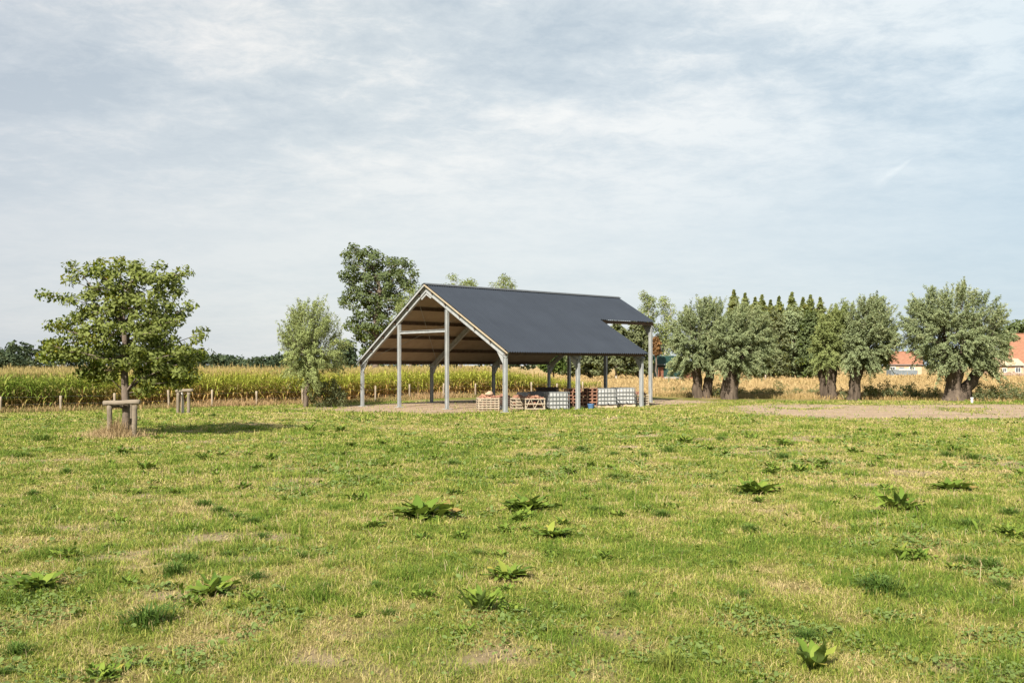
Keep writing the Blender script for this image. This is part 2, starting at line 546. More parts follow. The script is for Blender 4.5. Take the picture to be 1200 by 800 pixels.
def short_grass():
    rng = np.random.default_rng(3)
    X = []; Y = []; H = []; W = []
    for y0, y1, dens, hh, ww in ((4.5, 9, 4200, .046, .0058), (9, 13, 3000, .048, .0070), (13, 19, 1700, .052, .0098), (19, 28, 850, .056, .0145), (28, 42, 380, .060, .023), (42, 66, 130, .065, .040)):
        x, y = scatter_view(y0, y1, dens, rng)
        X.append(x); Y.append(y); H.append(np.full(len(x), hh)); W.append(np.full(len(x), ww))
    x = np.concatenate(X); y = np.concatenate(Y); h = np.concatenate(H); w = np.concatenate(W)
    bare, mead, dry, patch = zones(x, y)
    fs, ft = fence_st(x, y)
    lush = fbm(x, y, .55, 31, 3)
    keep = rng.random(len(x)) > np.clip(bare * .95 + patch * .80 + mead, 0, 1)
    keep &= ~((ft > .3) & (fs < CORN_END + 1))
    keep &= rng.random(len(x)) < np.clip(.45 + 1.1 * lush, 0, 1)
    x, y, h, w, dry, lush, patch = [a[keep] for a in (x, y, h, w, dry, lush, patch)]
    # little ranker clumps all over the field: longer, greener, leaning out from their centre
    cl = sstep(.60, .74, fbm(x, y, .34, 37, 2)) * sstep(.40, .62, fbm(x, y, 2.6, 38, 3))
    h = h * (1 + 1.15 * cl); dry = np.clip(dry - .34 * cl, 0, 1)
    hole = sstep(.56, .72, fbm(x, y, .20, 39, 2))
    kk = rng.random(len(x)) > .75 * hole * (1 - cl)
    x, y, h, w, dry, lush, patch = [a[kk] for a in (x, y, h, w, dry, lush, patch)]
    t = np.clip(dry + rng.normal(0, .30, len(x)) - .5 * (lush - .5) + .25 * patch, 0, 1)
    h = h * np.exp(rng.normal(0, .33, len(x))) * (.62 + .85 * lush) * (1.15 - .35 * dry)
    c = lerpc(GR, t) * np.exp(rng.normal(0, .14, (len(x), 1)))
    blades('grass', x, y, h, w, c, rng, lean=.9)


short_grass()

# ---------------------------------------------------------------- foliage tools
def rot_any(rng, n):
    v = rng.normal(0, 1, (n, 3)); return v / np.linalg.norm(v, axis=1)[:, None]


def nrm(v): return v / (np.linalg.norm(v, axis=-1, keepdims=True) + 1e-9)


KITE = np.array([[-.5, 0, 0], [-.05, .5, .10], [.5, 0, -.06], [-.05, -.5, .10]])
LOBED = np.array([[-.55, 0, 0], [-.30, .16, .02], [-.16, .42, .03], [-.06, .20, .02], [.12, .50, .03], [.17, .20, .01], [.36, .26, 0], [.55, 0, -.05],
                  [.36, -.26, 0], [.17, -.20, .01], [.12, -.50, .03], [-.06, -.20, .02], [-.16, -.42, .03], [-.30, -.16, .02]])


def place_leaves(P, N, A, L, W, shape=KITE):
    """leaf polygons at P, facing N, long axis near A"""
    N = nrm(N); A = nrm(A - N * (A * N).sum(-1, keepdims=True)); B = np.cross(N, A)
    k = len(shape)
    V = (P[:, None] + A[:, None] * (shape[None, :, 0:1] * L[:, None, None]) + B[:, None] * (shape[None, :, 1:2] * W[:, None, None])
         + N[:, None] * (shape[None, :, 2:3] * L[:, None, None]))
    return V.reshape(-1, 3), (np.arange(len(P))[:, None] * k + np.arange(k)[None])


def in_poly(px, py, poly):
    ins = np.zeros(len(px), bool); n = len(poly); j = n - 1
    for i in range(n):
        xi, yi = poly[i]; xj, yj = poly[j]
        c = ((yi > py) != (yj > py)) & (px < (xj - xi) * (py - yi) / (yj - yi + 1e-9) + xi)
        ins ^= c; j = i
    return ins


def edge_dist(px, py, poly):
    d = np.full(len(px), 1e9); n = len(poly)
    for i in range(n):
        a = np.array(poly[i], float); b = np.array(poly[(i + 1) % n], float); e = b - a
        t = np.clip(((px - a[0]) * e[0] + (py - a[1]) * e[1]) / (e.dot(e) + 1e-9), 0, 1)
        d = np.minimum(d, np.hypot(px - a[0] - t * e[0], py - a[1] - t * e[1]))
    return d


def sight(px):
    a = math.atan2(px - 600, F)
    return math.sin(a), math.cos(a)


def poly_points(poly, Y, n, rng, inset=2.0, thick=1.0, mind=0, push=.55):
    """points filling a crown of the given outline at distance Y, as deep as it is wide; kept apart by mind metres"""
    poly = [tuple(p) for p in poly]
    xs = [p[0] for p in poly]; ys = [p[1] for p in poly]
    m = n * 14
    px = rng.uniform(min(xs), max(xs), m); py = rng.uniform(min(ys), max(ys), m)
    d = edge_dist(px, py, poly)
    ok = in_poly(px, py, poly) & (d > inset)
    px, py, d = px[ok], py[ok], d[ok]
    Rm = d.max(); d2 = np.minimum(d, Rm)
    T = np.sqrt(np.maximum(Rm ** 2 - (Rm - d2) ** 2, 0)) * thick
    u = rng.uniform(-1, 1, len(px)); u = np.sign(u) * np.abs(u) ** push
    s = Y / F
    # depth runs along the line of sight through the crown's middle, so the crown is a rounded body turned to face that way
    ux_, uy_ = sight((min(xs) + max(xs)) / 2)
    P = np.stack([(px - 600) * s + u * T * s * ux_, Y + u * T * s * uy_, CAMH + (HZ - py) * s], -1)
    if mind > 0:
        keep = []
        for i in range(len(P)):
            if not keep or np.min(((P[keep] - P[i]) ** 2).sum(1)) > mind * mind: keep.append(i)
            if len(keep) >= n: break
        P = P[keep]
    return P[:n]


def grow(trunk, tips, rng, r_tip=.012, step=.5, power=.5, droop=.0):
    """limbs joining every leaf clump to the trunk; returns sweeps"""
    nodes = [np.array(p, float) for p in trunk]; par = [-1] + list(range(len(trunk) - 1))
    plen = [0.]
    for i in range(1, len(nodes)): plen.append(plen[-1] + np.linalg.norm(nodes[i] - nodes[i - 1]))
    order = np.argsort(np.linalg.norm(tips - nodes[-1], axis=1))
    ends = []
    for k in order:
        p = tips[k]; Q = np.array(nodes)
        dd = np.linalg.norm(Q - p, axis=1)
        cost = dd + .25 * np.array(plen) + 1.6 * np.maximum(0, Q[:, 2] - p[2] + .25 * np.hypot(Q[:, 0] - p[0], Q[:, 1] - p[1]))
        cost[:max(1, len(trunk) // 3)] += 5
        j = int(np.argmin(cost)); a = nodes[j]; L = dd[j]; m = max(1, int(L / step)); prev = j
        for q in range(1, m + 1):
            t = q / m
            pt = a + (p - a) * t + rng.normal(0, .05, 3) * L * (t < 1) + np.array([0, 0, .10 * L * math.sin(PI * t)])
            nodes.append(pt); par.append(prev); plen.append(plen[prev] + L / m); prev = len(nodes) - 1
        ends.append(prev)
    n = len(nodes); cnt = np.zeros(n)
    for e in ends:
        i = e
        while i >= 0: cnt[i] += 1; i = par[i]
    rad = r_tip * np.maximum(cnt, 1) ** power
    N = np.array(nodes); seen = np.zeros(n, bool); out = []
    for e in sorted(ends + [len(trunk) - 1], key=lambda i: -plen[i]):
        ch = []; i = e
        while i >= 0 and not seen[i]: ch.append(i); seen[i] = True; i = par[i]
        if i >= 0: ch.append(i)
        ch = ch[::-1]
        if len(ch) > 1:
            rr = rad[ch].copy()
            if i >= 0: rr[0] = min(rr[0], rr[1] * 1.25)
            out.append((N[ch], rr))
    return out


def sweeps_mesh(sw, n=6):
    V = []; Q = []; o = 0
    for P, r in sw:
        v, q, _ = sweep(P, r, n); V.append(v); Q.append(q + o); o += len(v)
    return np.concatenate(V), np.concatenate(Q)


BARK = mat_solid('bark', (.085, .065, .05), (.20, .16, .125), .95, 5, bump=.8, stretch=(1, 1, .25), spec=.1, bscale=14)
BARK_W = mat_solid('willow_bark', (.040, .031, .024), (.145, .112, .084), .95, 5, bump=1.0, stretch=(1, 1, .16), spec=.05, bscale=7)
BARK_P = mat_solid('pale_bark', (.34, .31, .26), (.55, .52, .46), .9, 6, bump=.4, stretch=(1, 1, .3), spec=.1)

L_oak = mat_leaf('young_oak_leaf', [(0, (.030, .054, .007)), (.45, (.085, .124, .014)), (.8, (.195, .212, .027)), (1, (.33, .30, .040))], .36, (.18, .21, .06))
L_big = mat_leaf('oak_leaf', [(0, (.032, .054, .008)), (.5, (.085, .118, .016)), (1, (.165, .192, .030))], .25, (.11, .14, .06))
L_wil = mat_leaf('willow_leaf', [(0, (.046, .070, .022)), (.5, (.190, .224, .094)), (1, (.42, .445, .24))], .16, (.21, .25, .13))  # stops spread wide to put lit and shaded contrast into the leaf colour
L_wip = mat_leaf('pale_willow_leaf', [(0, (.075, .105, .026)), (.5, (.20, .235, .075)), (1, (.37, .39, .16))], .22, (.22, .26, .10))
L_pop = mat_leaf('poplar_leaf', [(0, (.085, .115, .026)), (.5, (.185, .215, .05)), (.85, (.28, .28, .07)), (1, (.40, .33, .08))], .34, (.20, .23, .09))
L_hdg = mat_leaf('hedge_leaf', [(0, (.050, .070, .016)), (.5, (.130, .150, .036)), (1, (.26, .245, .07))], .28, (.16, .18, .09))
L_far = mat_leaf('far_leaf', [(0, (.026, .042, .024)), (.5, (.048, .068, .036)), (1, (.08, .105, .05))], .15)
L_red = mat_leaf('rust_leaf', [(0, (.13, .07, .03)), (1, (.30, .17, .07))], .25)
L_dark = mat_leaf('shrub_leaf', [(0, (.028, .050, .014)), (1, (.09, .13, .03))], .2)


def clump_leaves(C, per, rc, L, W, rng, centre, out=.8, up=.45, rnd=.85, shape=KITE, flat=.8, tvar=.22):
    n = len(C)
    ct = rng.normal(0, tvar, n)
    idx = np.repeat(np.arange(n), per)
    off = rng.normal(0, 1, (len(idx), 3)); off = nrm(off) * (rng.random((len(idx), 1)) ** .45) * np.broadcast_to(rc, (n,))[idx][:, None]
    off[:, 2] *= flat
    P = C[idx] + off
    N = nrm(off) * .7 + nrm(P - centre) * out + rng.normal(0, rnd, P.shape); N[:, 2] += up
    A = rng.normal(0, 1, P.shape) + nrm(off) * .6
    sz = np.exp(rng.normal(0, .22, len(P)))
    V, q = place_leaves(P, N, A, L * sz, W * sz, shape)
    t = np.clip(.45 + ct[idx] + rng.normal(0, .20, len(P)), 0, 1)
    return V, q, t


def broad_tree(name, base, trunk_pts, C, label, cat, leafmat, bark=BARK, per=60, rc=.45, L=.14, W=.08, seed=1, group=None,
               shape=KITE, r_tip=.012, power=.5, centre=None, trunk_r=None, **kw):
    rng = np.random.default_rng(seed)
    base = np.array(base, float)
    o = thing(name, base, label, cat, group)
    sw = grow(np.array(trunk_pts, float), C, rng, r_tip, power=power)
    if trunk_r is not None:
        P = np.array(trunk_pts, float); tt = np.linspace(0, 1, len(P))
        sw.append((P, np.interp(tt, [0, .08, 1], [trunk_r * 1.5, trunk_r, trunk_r * .35])))
    V, q = sweeps_mesh(sw, 7)
    mk_obj('trunk', V - base, [q], bark, o, smooth=True)
    ctr = C.mean(0) if centre is None else centre
    V, q, t = clump_leaves(C, per, rc, L, W, rng, ctr, shape=shape, **kw)
    mk_obj('crown', V - base, [q], leafmat, o, tint=t)
    return o


def spray_leaves(C, head, rng, length, per, L, W, droop=.45, upb=.30, spread=.09, wind=(0.12, 0, 0), tvar=.2, ctint=0):
    """long shoots radiating from the pollard head, hung with narrow leaves"""
    n = len(C)
    top = sstep(.25, .85, (C[:, 2] - C[:, 2].min()) / np.ptp(C[:, 2]))        # upper shoots stand up, lower ones hang
    D = nrm(nrm(C - head) + np.stack([0 * top, 0 * top, upb * (.45 + 1.0 * top)], -1) + np.array(wind) + rng.normal(0, .22, (n, 3)))
    ln = length * np.exp(rng.normal(0, .25, n)) * (1 + .25 * top)
    P0 = C - D * (ln * .6)[:, None]
    ct = rng.normal(0, tvar, n) + ctint
    idx = np.repeat(np.arange(n), per)
    u = rng.random(len(idx)) ** .8
    dr = droop * np.exp(rng.normal(0, .35, n)) * (1.0 - .8 * top)
    P = P0[idx] + D[idx] * (ln[idx] * u)[:, None]
    P[:, 2] -= (dr * ln)[idx] * u ** 2
    T = D[idx].copy(); T[:, 2] -= 2 * dr[idx] * u
    T = nrm(T)
    P += rng.normal(0, 1, P.shape) * (spread * (1.15 - .6 * u))[:, None]
    A = T + rng.normal(0, .42, P.shape)
    N = nrm(C[idx] - head) * .7 + rng.normal(0, .8, P.shape); N[:, 2] += .45
    sz = np.exp(rng.normal(0, .2, len(P)))
    V, q = place_leaves(P, N, A, L * sz, W * sz)
    t = np.clip(.45 + ct[idx] + .24 * u + rng.normal(0, .18, len(P)), 0, 1)
    stems = [(np.stack([P0[i], P0[i] + D[i] * ln[i] * .5 - np.array([0, 0, dr[i] * ln[i] * .25]), P0[i] + D[i] * ln[i] - np.array([0, 0, dr[i] * ln[i]])]), np.array([.010, .006, .003])) for i in range(n)]
    return V, q, t, P0, stems


def pollard(name, Y, poly, trunks, head_px, label, seed, n=420, per=46, leafmat=None, length=1.0, L=.175, W=.050, group='pollard willows by the track',
            inset=5.5, droop=.45, upb=.30, cat='tree', bark=None, tint_var=.2, extra_part=None):
    """trunks: list of [(px, py, half width px), ...] from base up; the last reaches the head"""
    rng = np.random.default_rng(seed)
    s = Y / F
    bx, by = trunks[0][0][0], trunks[0][0][1]
    base = np.array([(bx - 600) * s, Y, 0.]); base[2] = float(gz(base[0], base[1])) - .02
    o = thing(name, base, label, cat, group)
    head = np.array([(head_px[0] - 600) * s, Y, HZT(head_px[1], Y)])
    K = poly_points(poly, Y, n // 4, rng, inset, 1.0, .34, .42)          # tufts of shoots with hollows between them
    C = np.repeat(K, 5, 0) + rng.normal(0, .17, (len(K) * 5, 3)); n = len(C)
    V, q, t, P0, stems = spray_leaves(C, head, rng, length, per, L, W, droop, upb, tvar=tint_var * .6, ctint=np.repeat(rng.normal(0, .16, len(K)), 5))
    sw = []
    for tr in trunks:
        P = np.array([[(a - 600) * s, Y + rng.normal(0, .06), HZT(b, Y)] for a, b, r in tr]); rr = np.array([r * s for a, b, r in tr])
        P[0, 2] = -.25
        tt = np.linspace(0, len(P) - 1, 3 * len(P)); P2 = np.stack([np.interp(tt, np.arange(len(P)), P[:, k]) for k in range(3)], -1)
        P2[1:-1] += rng.normal(0, .03, P2[1:-1].shape)
        sw.append((P2, np.interp(tt, np.arange(len(P)), rr)))
    TV = []; TQ = []; oo = 0
    for P, r in sw:
        v, qq, _ = sweep(P, r, 14, .11, rng); TV.append(v); TQ.append(qq + oo); oo += len(v)
    # rods from the knuckles to the shoots
    tops = [P[-1] for P, _ in sw] + [P[-3] for P, _ in sw]
    for i in range(0, len(C), 7):
        k = min(range(len(tops)), key=lambda a: np.linalg.norm(tops[a] - P0[i]))
        a = tops[k] + rng.normal(0, .12, 3); b = P0[i]; m = (a + b) / 2 + np.array([0, 0, .12 * np.linalg.norm(b - a)])
        v, qq, _ = sweep(np.array([a, m, b]), [.04, .026, .012], 5); TV.append(v); TQ.append(qq + oo); oo += len(v)
    for P, r in stems:
        v, qq, _ = sweep(P, r, 3); TV.append(v); TQ.append(qq + oo); oo += len(v)
    mk_obj('trunk', np.concatenate(TV) - base, [np.concatenate(TQ)], bark or BARK_W, o, smooth=True)
    mk_obj('crown', V - base, [q], leafmat or L_wil, o, tint=t)
    return o


# ---------------------------------------------------------------- the young tree in its wooden frame
YN = 33.0
poly_near = [(139, 296), (150, 306), (162, 306), (172, 312), (188, 307), (198, 315), (222, 316), (219, 330), (215, 345), (227, 358), (222, 378), (212, 390), (222, 398), (233, 383), (245, 398),
             (246, 415), (236, 424), (222, 432), (226, 447), (205, 452), (188, 446), (178, 444), (166, 442), (156, 440), (135, 438), (118, 436), (100, 436), (90, 426), (70, 431), (44, 428), (48, 408),
             (52, 392), (60, 372), (80, 368), (92, 360), (72, 360), (42, 350), (42, 340), (58, 337), (76, 349), (90, 345), (96, 332), (86, 324), (74, 314), (84, 306), (97, 316), (110, 309), (118, 300), (126, 306)]
rngN = np.random.default_rng(41)
CN = poly_points(poly_near, YN, 205, rngN, 8.0, .95, .30, .62)
low_ = np.concatenate([poly_points([(92, 424), (138, 428), (136, 444), (112, 448), (94, 440)], YN, 9, rngN, 3.5, 1.3, .26, .6),
                       poly_points([(154, 434), (240, 410), (232, 444), (208, 456), (188, 450), (170, 466), (160, 452)], YN, 24, rngN, 3.5, 1.3, .28, .6)])
CN = np.concatenate([CN, low_])
tips_out = [(139, 303), (83, 312), (107, 314), (118, 306), (160, 311), (186, 312), (216, 321), (222, 360), (50, 345), (64, 347), (78, 352), (90, 354), (84, 330), (237, 390), (230, 398), (228, 418), (215, 434), (241, 414), (224, 443), (205, 447), (52, 418), (60, 382), (54, 402), (97, 436), (165, 459), (210, 340), (140, 313), (96, 322), (175, 449), (120, 434)]
s_ = YN / F
sgx, sgy = sight(148)
CN = np.concatenate([CN, np.array([[(a - 600) * s_ + k * sgx, YN + k * sgy, HZT(b, YN)] for (a, b), k in zip(tips_out, rngN.normal(0, .5, len(tips_out)))])])
nb = U(148, 511); nb[1] = YN; nb[0] = UZ(148, YN); nb[2] = float(gz(nb[0], nb[1]))
tp = [[nb[0] + UZ(dx_, YN) - UZ(0, YN), YN, z_] for dx_, z_ in ((0, nb[2] - .1), (-.5, .35), (0, .8), (-1, 1.5), (-2, 2.2), (-1, 3.0), (-3, 3.9), (-4, 4.8), (-7, 5.7))]
broad_tree('young_oak_tree', nb, tp, CN, 'young broad-crowned tree standing in the wooden stake frame on the grass', 'tree', L_oak, per=72, rc=.32, L=.125, W=.092, seed=42,
           shape=LOBED, r_tip=.010, power=.46, trunk_r=.066, flat=.75, tvar=.2, up=.5)

M_stake = mat_solid('weathered_round_wood', (.125, .102, .073), (.24, .20, .15), .9, 7, bump=.5, stretch=(1, 1, .2), spec=.1)
M_stake_h = mat_solid('weathered_log', (.14, .115, .085), (.255, .215, .165), .9, 7, bump=.5, stretch=(.2, 1, 1), spec=.1)
M_strap = mat_solid('black_strap', (.02, .02, .02), (.045, .045, .045), .8, 5)
M_wrap = mat_solid('trunk_wrap', (.30, .34, .37), (.48, .52, .54), .8, 9, bump=.3)


def rough_log(P, r, n=10, seed=0, wob=.035, m=9):
    rng = np.random.default_rng(seed); P = np.array(P, float)
    tt = np.linspace(0, len(P) - 1, m); P2 = np.stack([np.interp(tt, np.arange(len(P)), P[:, k]) for k in range(3)], -1)
    P2[1:-1] += rng.normal(0, r * .06, P2[1:-1].shape)
    mb = MB(); mb.tube(P2, np.full(m, r) * (1 + rng.normal(0, .02, m)), n, True, wob, rng); return mb


def stake_frame(px0, px1, pxt, base_py, top_py, Y, label, seed, rail, third, strap=True):
    s = Y / F; xc = UZ((px0 + px1) / 2, Y); g = float(gz(xc, Y))
    o = thing('tree_stake_frame', (xc, Y, g), label, 'tree stakes', 'wooden frames round the young trees')
    ht = HZT(top_py, Y) - g
    loc = [(UZ(px_, Y + b_) - xc, b_) for px_, b_ in ((px0, -.30), (px1, -.34), (third, .48))]
    for k, (a, b) in enumerate(loc):
        rough_log([(a, b, -.25), (a + .01, b, ht - .13 * (k < 2))], (.09 if strap else .075) if k < 2 else .07, seed=seed + k).build('post', M_stake, o, smooth=True, bevel=0)
    a0 = UZ(rail[0], Y - .34) - xc; a1 = UZ(rail[1], Y - .36) - xc
    rough_log([(a0, -.34, ht - .05 - .02), (a1, -.36, ht - .05 + .03)], .088 if strap else .07, seed=seed + 7).build('rail', M_stake_h, o, smooth=True)
    rough_log([(loc[0][0], -.27, ht - .21), (loc[2][0], .5, ht - .16)], .05, seed=seed + 9).build('rail', M_stake_h, o, smooth=True)
    if strap:
        mb = MB(); tx = UZ(pxt, Y) - xc
        mb.bar((loc[0][0] + .12, -.25, ht - .10), (tx - .07, .02, ht - .26), .012, .05); mb.bar((tx - .07, .02, ht - .26), (tx + .09, .05, ht - .24), .012, .05)
        mb.build('strap', M_strap, o)
    return o


stake_frame(128, 157.5, 148, 511, 469.5, YN, 'weathered round wood frame with a log rail around the trunk of the near young tree', 61, (121.5, 164), 153.5)
YS = 51.5
stake_frame(208.5, 221, 213, 481, 456.5, YS, 'smaller wooden stake frame around a thin bare sapling before the maize', 71, (206, 226), 213.2)
wmb = MB(); rw = np.random.default_rng(5)
wmb.tube([(nb[0], YN, nb[2] + .05), (nb[0] + UZ(600 - .3, YN), YN, .35), (nb[0], YN, nb[2] + .72)], [.092, .078, .072], 12, False, .03, rw)
tag(wmb.build('trunk_guard', M_wrap, None, True), 'pale blue grey wrap around the lower trunk of the near young tree', 'tree guard')
# thin sapling
spb = np.array([UZ(214, YS), YS + .05, float(gz(UZ(214, YS), YS))])
rs_ = np.random.default_rng(15)
spt = [spb + np.array([0, 0, -.1]), spb + np.array([.0, 0, .7]), spb + np.array([-.10, 0, 1.4]), spb + np.array([-.22, 0, 2.1]), spb + np.array([-.36, 0, 2.75]), spb + np.array([-.48, .02, 3.3])]
spc = spt[-1] + rs_.normal(0, 1, (14, 3)) * np.array([.38, .38, .35]) + np.array([-.03, 0, -.35])
broad_tree('sapling', spb, spt, spc, 'thin pale leaning sapling standing in the smaller stake frame', 'tree', L_hdg, BARK_P, per=7, rc=.2, L=.12, W=.06, seed=16, r_tip=.006, trunk_r=.05)

# straw-dry long grass left standing round the near frame
rg = np.random.default_rng(19)
n_ = 2600
a_ = rg.uniform(0, 2 * PI, n_); r_ = np.abs(rg.normal(0, .62, n_))
sx_ = nb[0] - .28 + np.cos(a_) * r_ * 1.15; sy_ = YN - .2 + np.sin(a_) * r_ * .9
blades('long_dry_grass', sx_, sy_, np.clip(.48 * np.exp(-r_ * .9), .1, 1) * np.exp(rg.normal(0, .35, n_)), np.full(n_, .013),
       lerpc([(0, (.30, .23, .11)), (1, (.50, .36, .21))], rg.random(n_)), rg, lean=.5)

# ---------------------------------------------------------------- the shed
M_galv = mat_solid('galvanised_steel', (.225, .235, .235), (.345, .355, .35), .6, 3.5, metal=.1, spec=.3, stretch=(1, 1, .5), bump=.1)
M_purl = mat_solid('brown_timber', (.050, .032, .022), (.11, .075, .052), .85, 5, spec=.15)
M_under = mat_solid('roof_underside', (.24, .19, .14), (.31, .25, .185), .9, 1.6, spec=.1)
M_batt = mat_solid('pine_batten', (.28, .23, .155), (.38, .32, .225), .7, 4, spec=.2)
M_grey_trim = mat_solid('grey_fascia', (.05, .055, .06), (.08, .085, .09), .7, 4)


def mat_roof():
    m, nt, out = new_mat('fibre_cement_sheet')
    v = coords(nt, 'Object')
    f = noise_node(nt, .6, 5, .6, v); f2 = noise_node(nt, 1.0, 5, .7, coords(nt, 'Object', (9, .5, .5)))
    c = ramp(nt, f, [(.3, (.0132, .0188, .0295)), (.7, (.0195, .0265, .0395))])
    c = mixcol(nt, .35, c, ramp(nt, f2, [(.3, (.015, .019, .025)), (.7, (.028, .034, .043))]))
    # end laps of the sheets every 1.6 m up the slope
    sp = nt.nodes.new('ShaderNodeSeparateXYZ'); lk(nt, v, sp.inputs[0])
    b = nt.nodes.new('ShaderNodeBsdfPrincipled'); lk(nt, c, b.inputs['Base Color'])
    b.inputs['Roughness'].default_value = .6; b.inputs['Specular IOR Level'].default_value = .25
    lk(nt, b.outputs[0], out.inputs[0]); return m


M_roof = mat_roof()
shed = thing('open_shed', (R1[0], R1[1], 0), 'open steel-framed field shed with a dark corrugated gable roof stepped at its far corner', 'shed', rz=math.atan2(AX[1], AX[0]))
tR, zR = -.32, 3.05; tM, zM = 6.87, 7.02; tL, zL = SHED_W + .34, 2.56
kR = (zM - zR) / (tM - tR); kL = (zM - zL) / (tL - tM)
zr = lambda t: zR + kR * (t - tR)
zl = lambda t: zL + kL * (tL - t)
s0, s1, s2 = -.18, 2 * BAY + .22, 3 * BAY + .2
tCUT = 3.62


def corrugated(s_a, s_b, tA, zA, tB, zB, rows):
    """wavy sheet from eave (tA,zA) to ridge (tB,zB)"""
    pitch = .177; m = int(round((s_b - s_a) / pitch * 8)); ss = np.linspace(s_a, s_b, m + 1)
    nvec = np.array([-(zB - zA), (tB - tA)]); nvec = nvec / np.hypot(*nvec); nvec = nvec if nvec[1] > 0 else -nvec
    L = math.hypot(tB - tA, zB - zA); lap = max(1, int(round(L / 1.5)))
    V = []; Q = []; o = 0
    for r in range(lap):                                     # courses of sheets, each lapping 8 mm over the one below
        u0, u1 = r / lap, min(1, (r + 1) / lap + .015)
        lift0, lift1 = .004, 0.0
        wave = .034 * np.cos(2 * PI * ss / pitch)
        for u, lf in ((u0, lift0), (u1, lift1)):
            t = tA + (tB - tA) * u + nvec[0] * (wave + lf); z = zA + (zB - zA) * u + nvec[1] * (wave + lf)
            V.append(np.stack([ss, t, z], -1))
        i = np.arange(m)
        Q.append(np.stack([o + i, o + i + 1, o + m + 1 + i + 1, o + m + 1 + i], -1)); o += 2 * (m + 1)
    return np.concatenate(V), np.concatenate(Q)


lift = .085
v1, q1 = corrugated(s0, s1, tR, zR + lift, tM, zM + lift, 1)
v2, q2 = corrugated(s1, s2, tCUT, zr(tCUT) + lift, tM, zM + lift, 1)
mk_obj('roof_slope', np.concatenate([v1, v2]), [np.concatenate([q1, q2 + len(v1)])], M_roof, shed, smooth=True)['label'] = 'camera-facing dark roof slope, cut short over the last bay'
v1, q1 = corrugated(s0, s2, tL, zL + lift, tM, zM + lift, 1)
mk_obj('roof_slope', v1, [q1], M_roof, shed, smooth=True)


def slab(name, s_a, s_b, tA, zA, tB, zB, th, mat, off=0):
    """flat board lying under a roof slope"""
    d = np.array([tB - tA, zB - zA]); n = np.array([-d[1], d[0]]) / np.hypot(*d); n = n if n[1] > 0 else -n
    mb = MB(); pts = [(tA + n[0] * off, zA + n[1] * off), (tB + n[0] * off, zB + n[1] * off), (tB + n[0] * (off - th), zB + n[1] * (off - th)), (tA + n[0] * (off - th), zA + n[1] * (off - th))]
    mb.prism(pts, s_a, s_b, lambda a, b, h: (h, a, b)); return mb


mb = slab('x', s0 + .03, s1 - .03, tR + .34, zr(tR + .34), tM - .01, zr(tM - .01), .03, None, .035)
m2 = slab('x', s1 - .028, s2 - .03, tCUT + .30, zr(tCUT + .30), tM - .01, zr(tM - .01), .03, None, .045)
for V_, k in ((m2, 0),):
    mb.add(V_.V[0], [tuple(f) for fs in V_.Fs.values() for f in fs])
mb.build('roof_lining', M_under, shed)
slab('x', s0 + .03, s2 - .03, tL - .06, zl(tL - .06), tM + .01, zl(tM + .01), .03, None, .045).build('roof_lining', M_under, shed)
# ridge cap
cap = MB(); cap.prism([(tM - .22, zM + lift - .06), (tM, zM + lift + .035), (tM + .22, zM + lift - .09), (tM + .22, zM + lift - .07), (tM, zM + lift + .06), (tM - .22, zM + lift - .04)], s0 - .02, s2 + .02, lambda a, b, h: (h, a, b))
cap.build('ridge_cap', M_grey_trim, shed)
# purlins under the lining
PW, PH = .07, .19
for fr in (.02, .20, .385, .57, .755, .93):
    t = tR + .12 + (tM - .1 - tR - .12) * fr
    e = s2 - .08 if t > tCUT - .05 else s1 - .08
    MB().bar((s0 + .06, t, zr(t) - PH / 2 - .02), (e, t, zr(t) - PH / 2 - .02), PW, PH).build('purlin', M_purl, shed)
    t = tL - .12 - (tL - .12 - tM - .1) * fr
    MB().bar((s0 + .06, t, zl(t) - PH / 2 - .02), (s2 - .08, t, zl(t) - PH / 2 - .02), PW, PH).build('purlin', M_purl, shed)
MB().bar((s1 - .05, tCUT + .14, zr(tCUT + .14) - .12), (s2 - .08, tCUT + .14, zr(tCUT + .14) - .12), PW, PH).build('purlin', M_purl, shed)
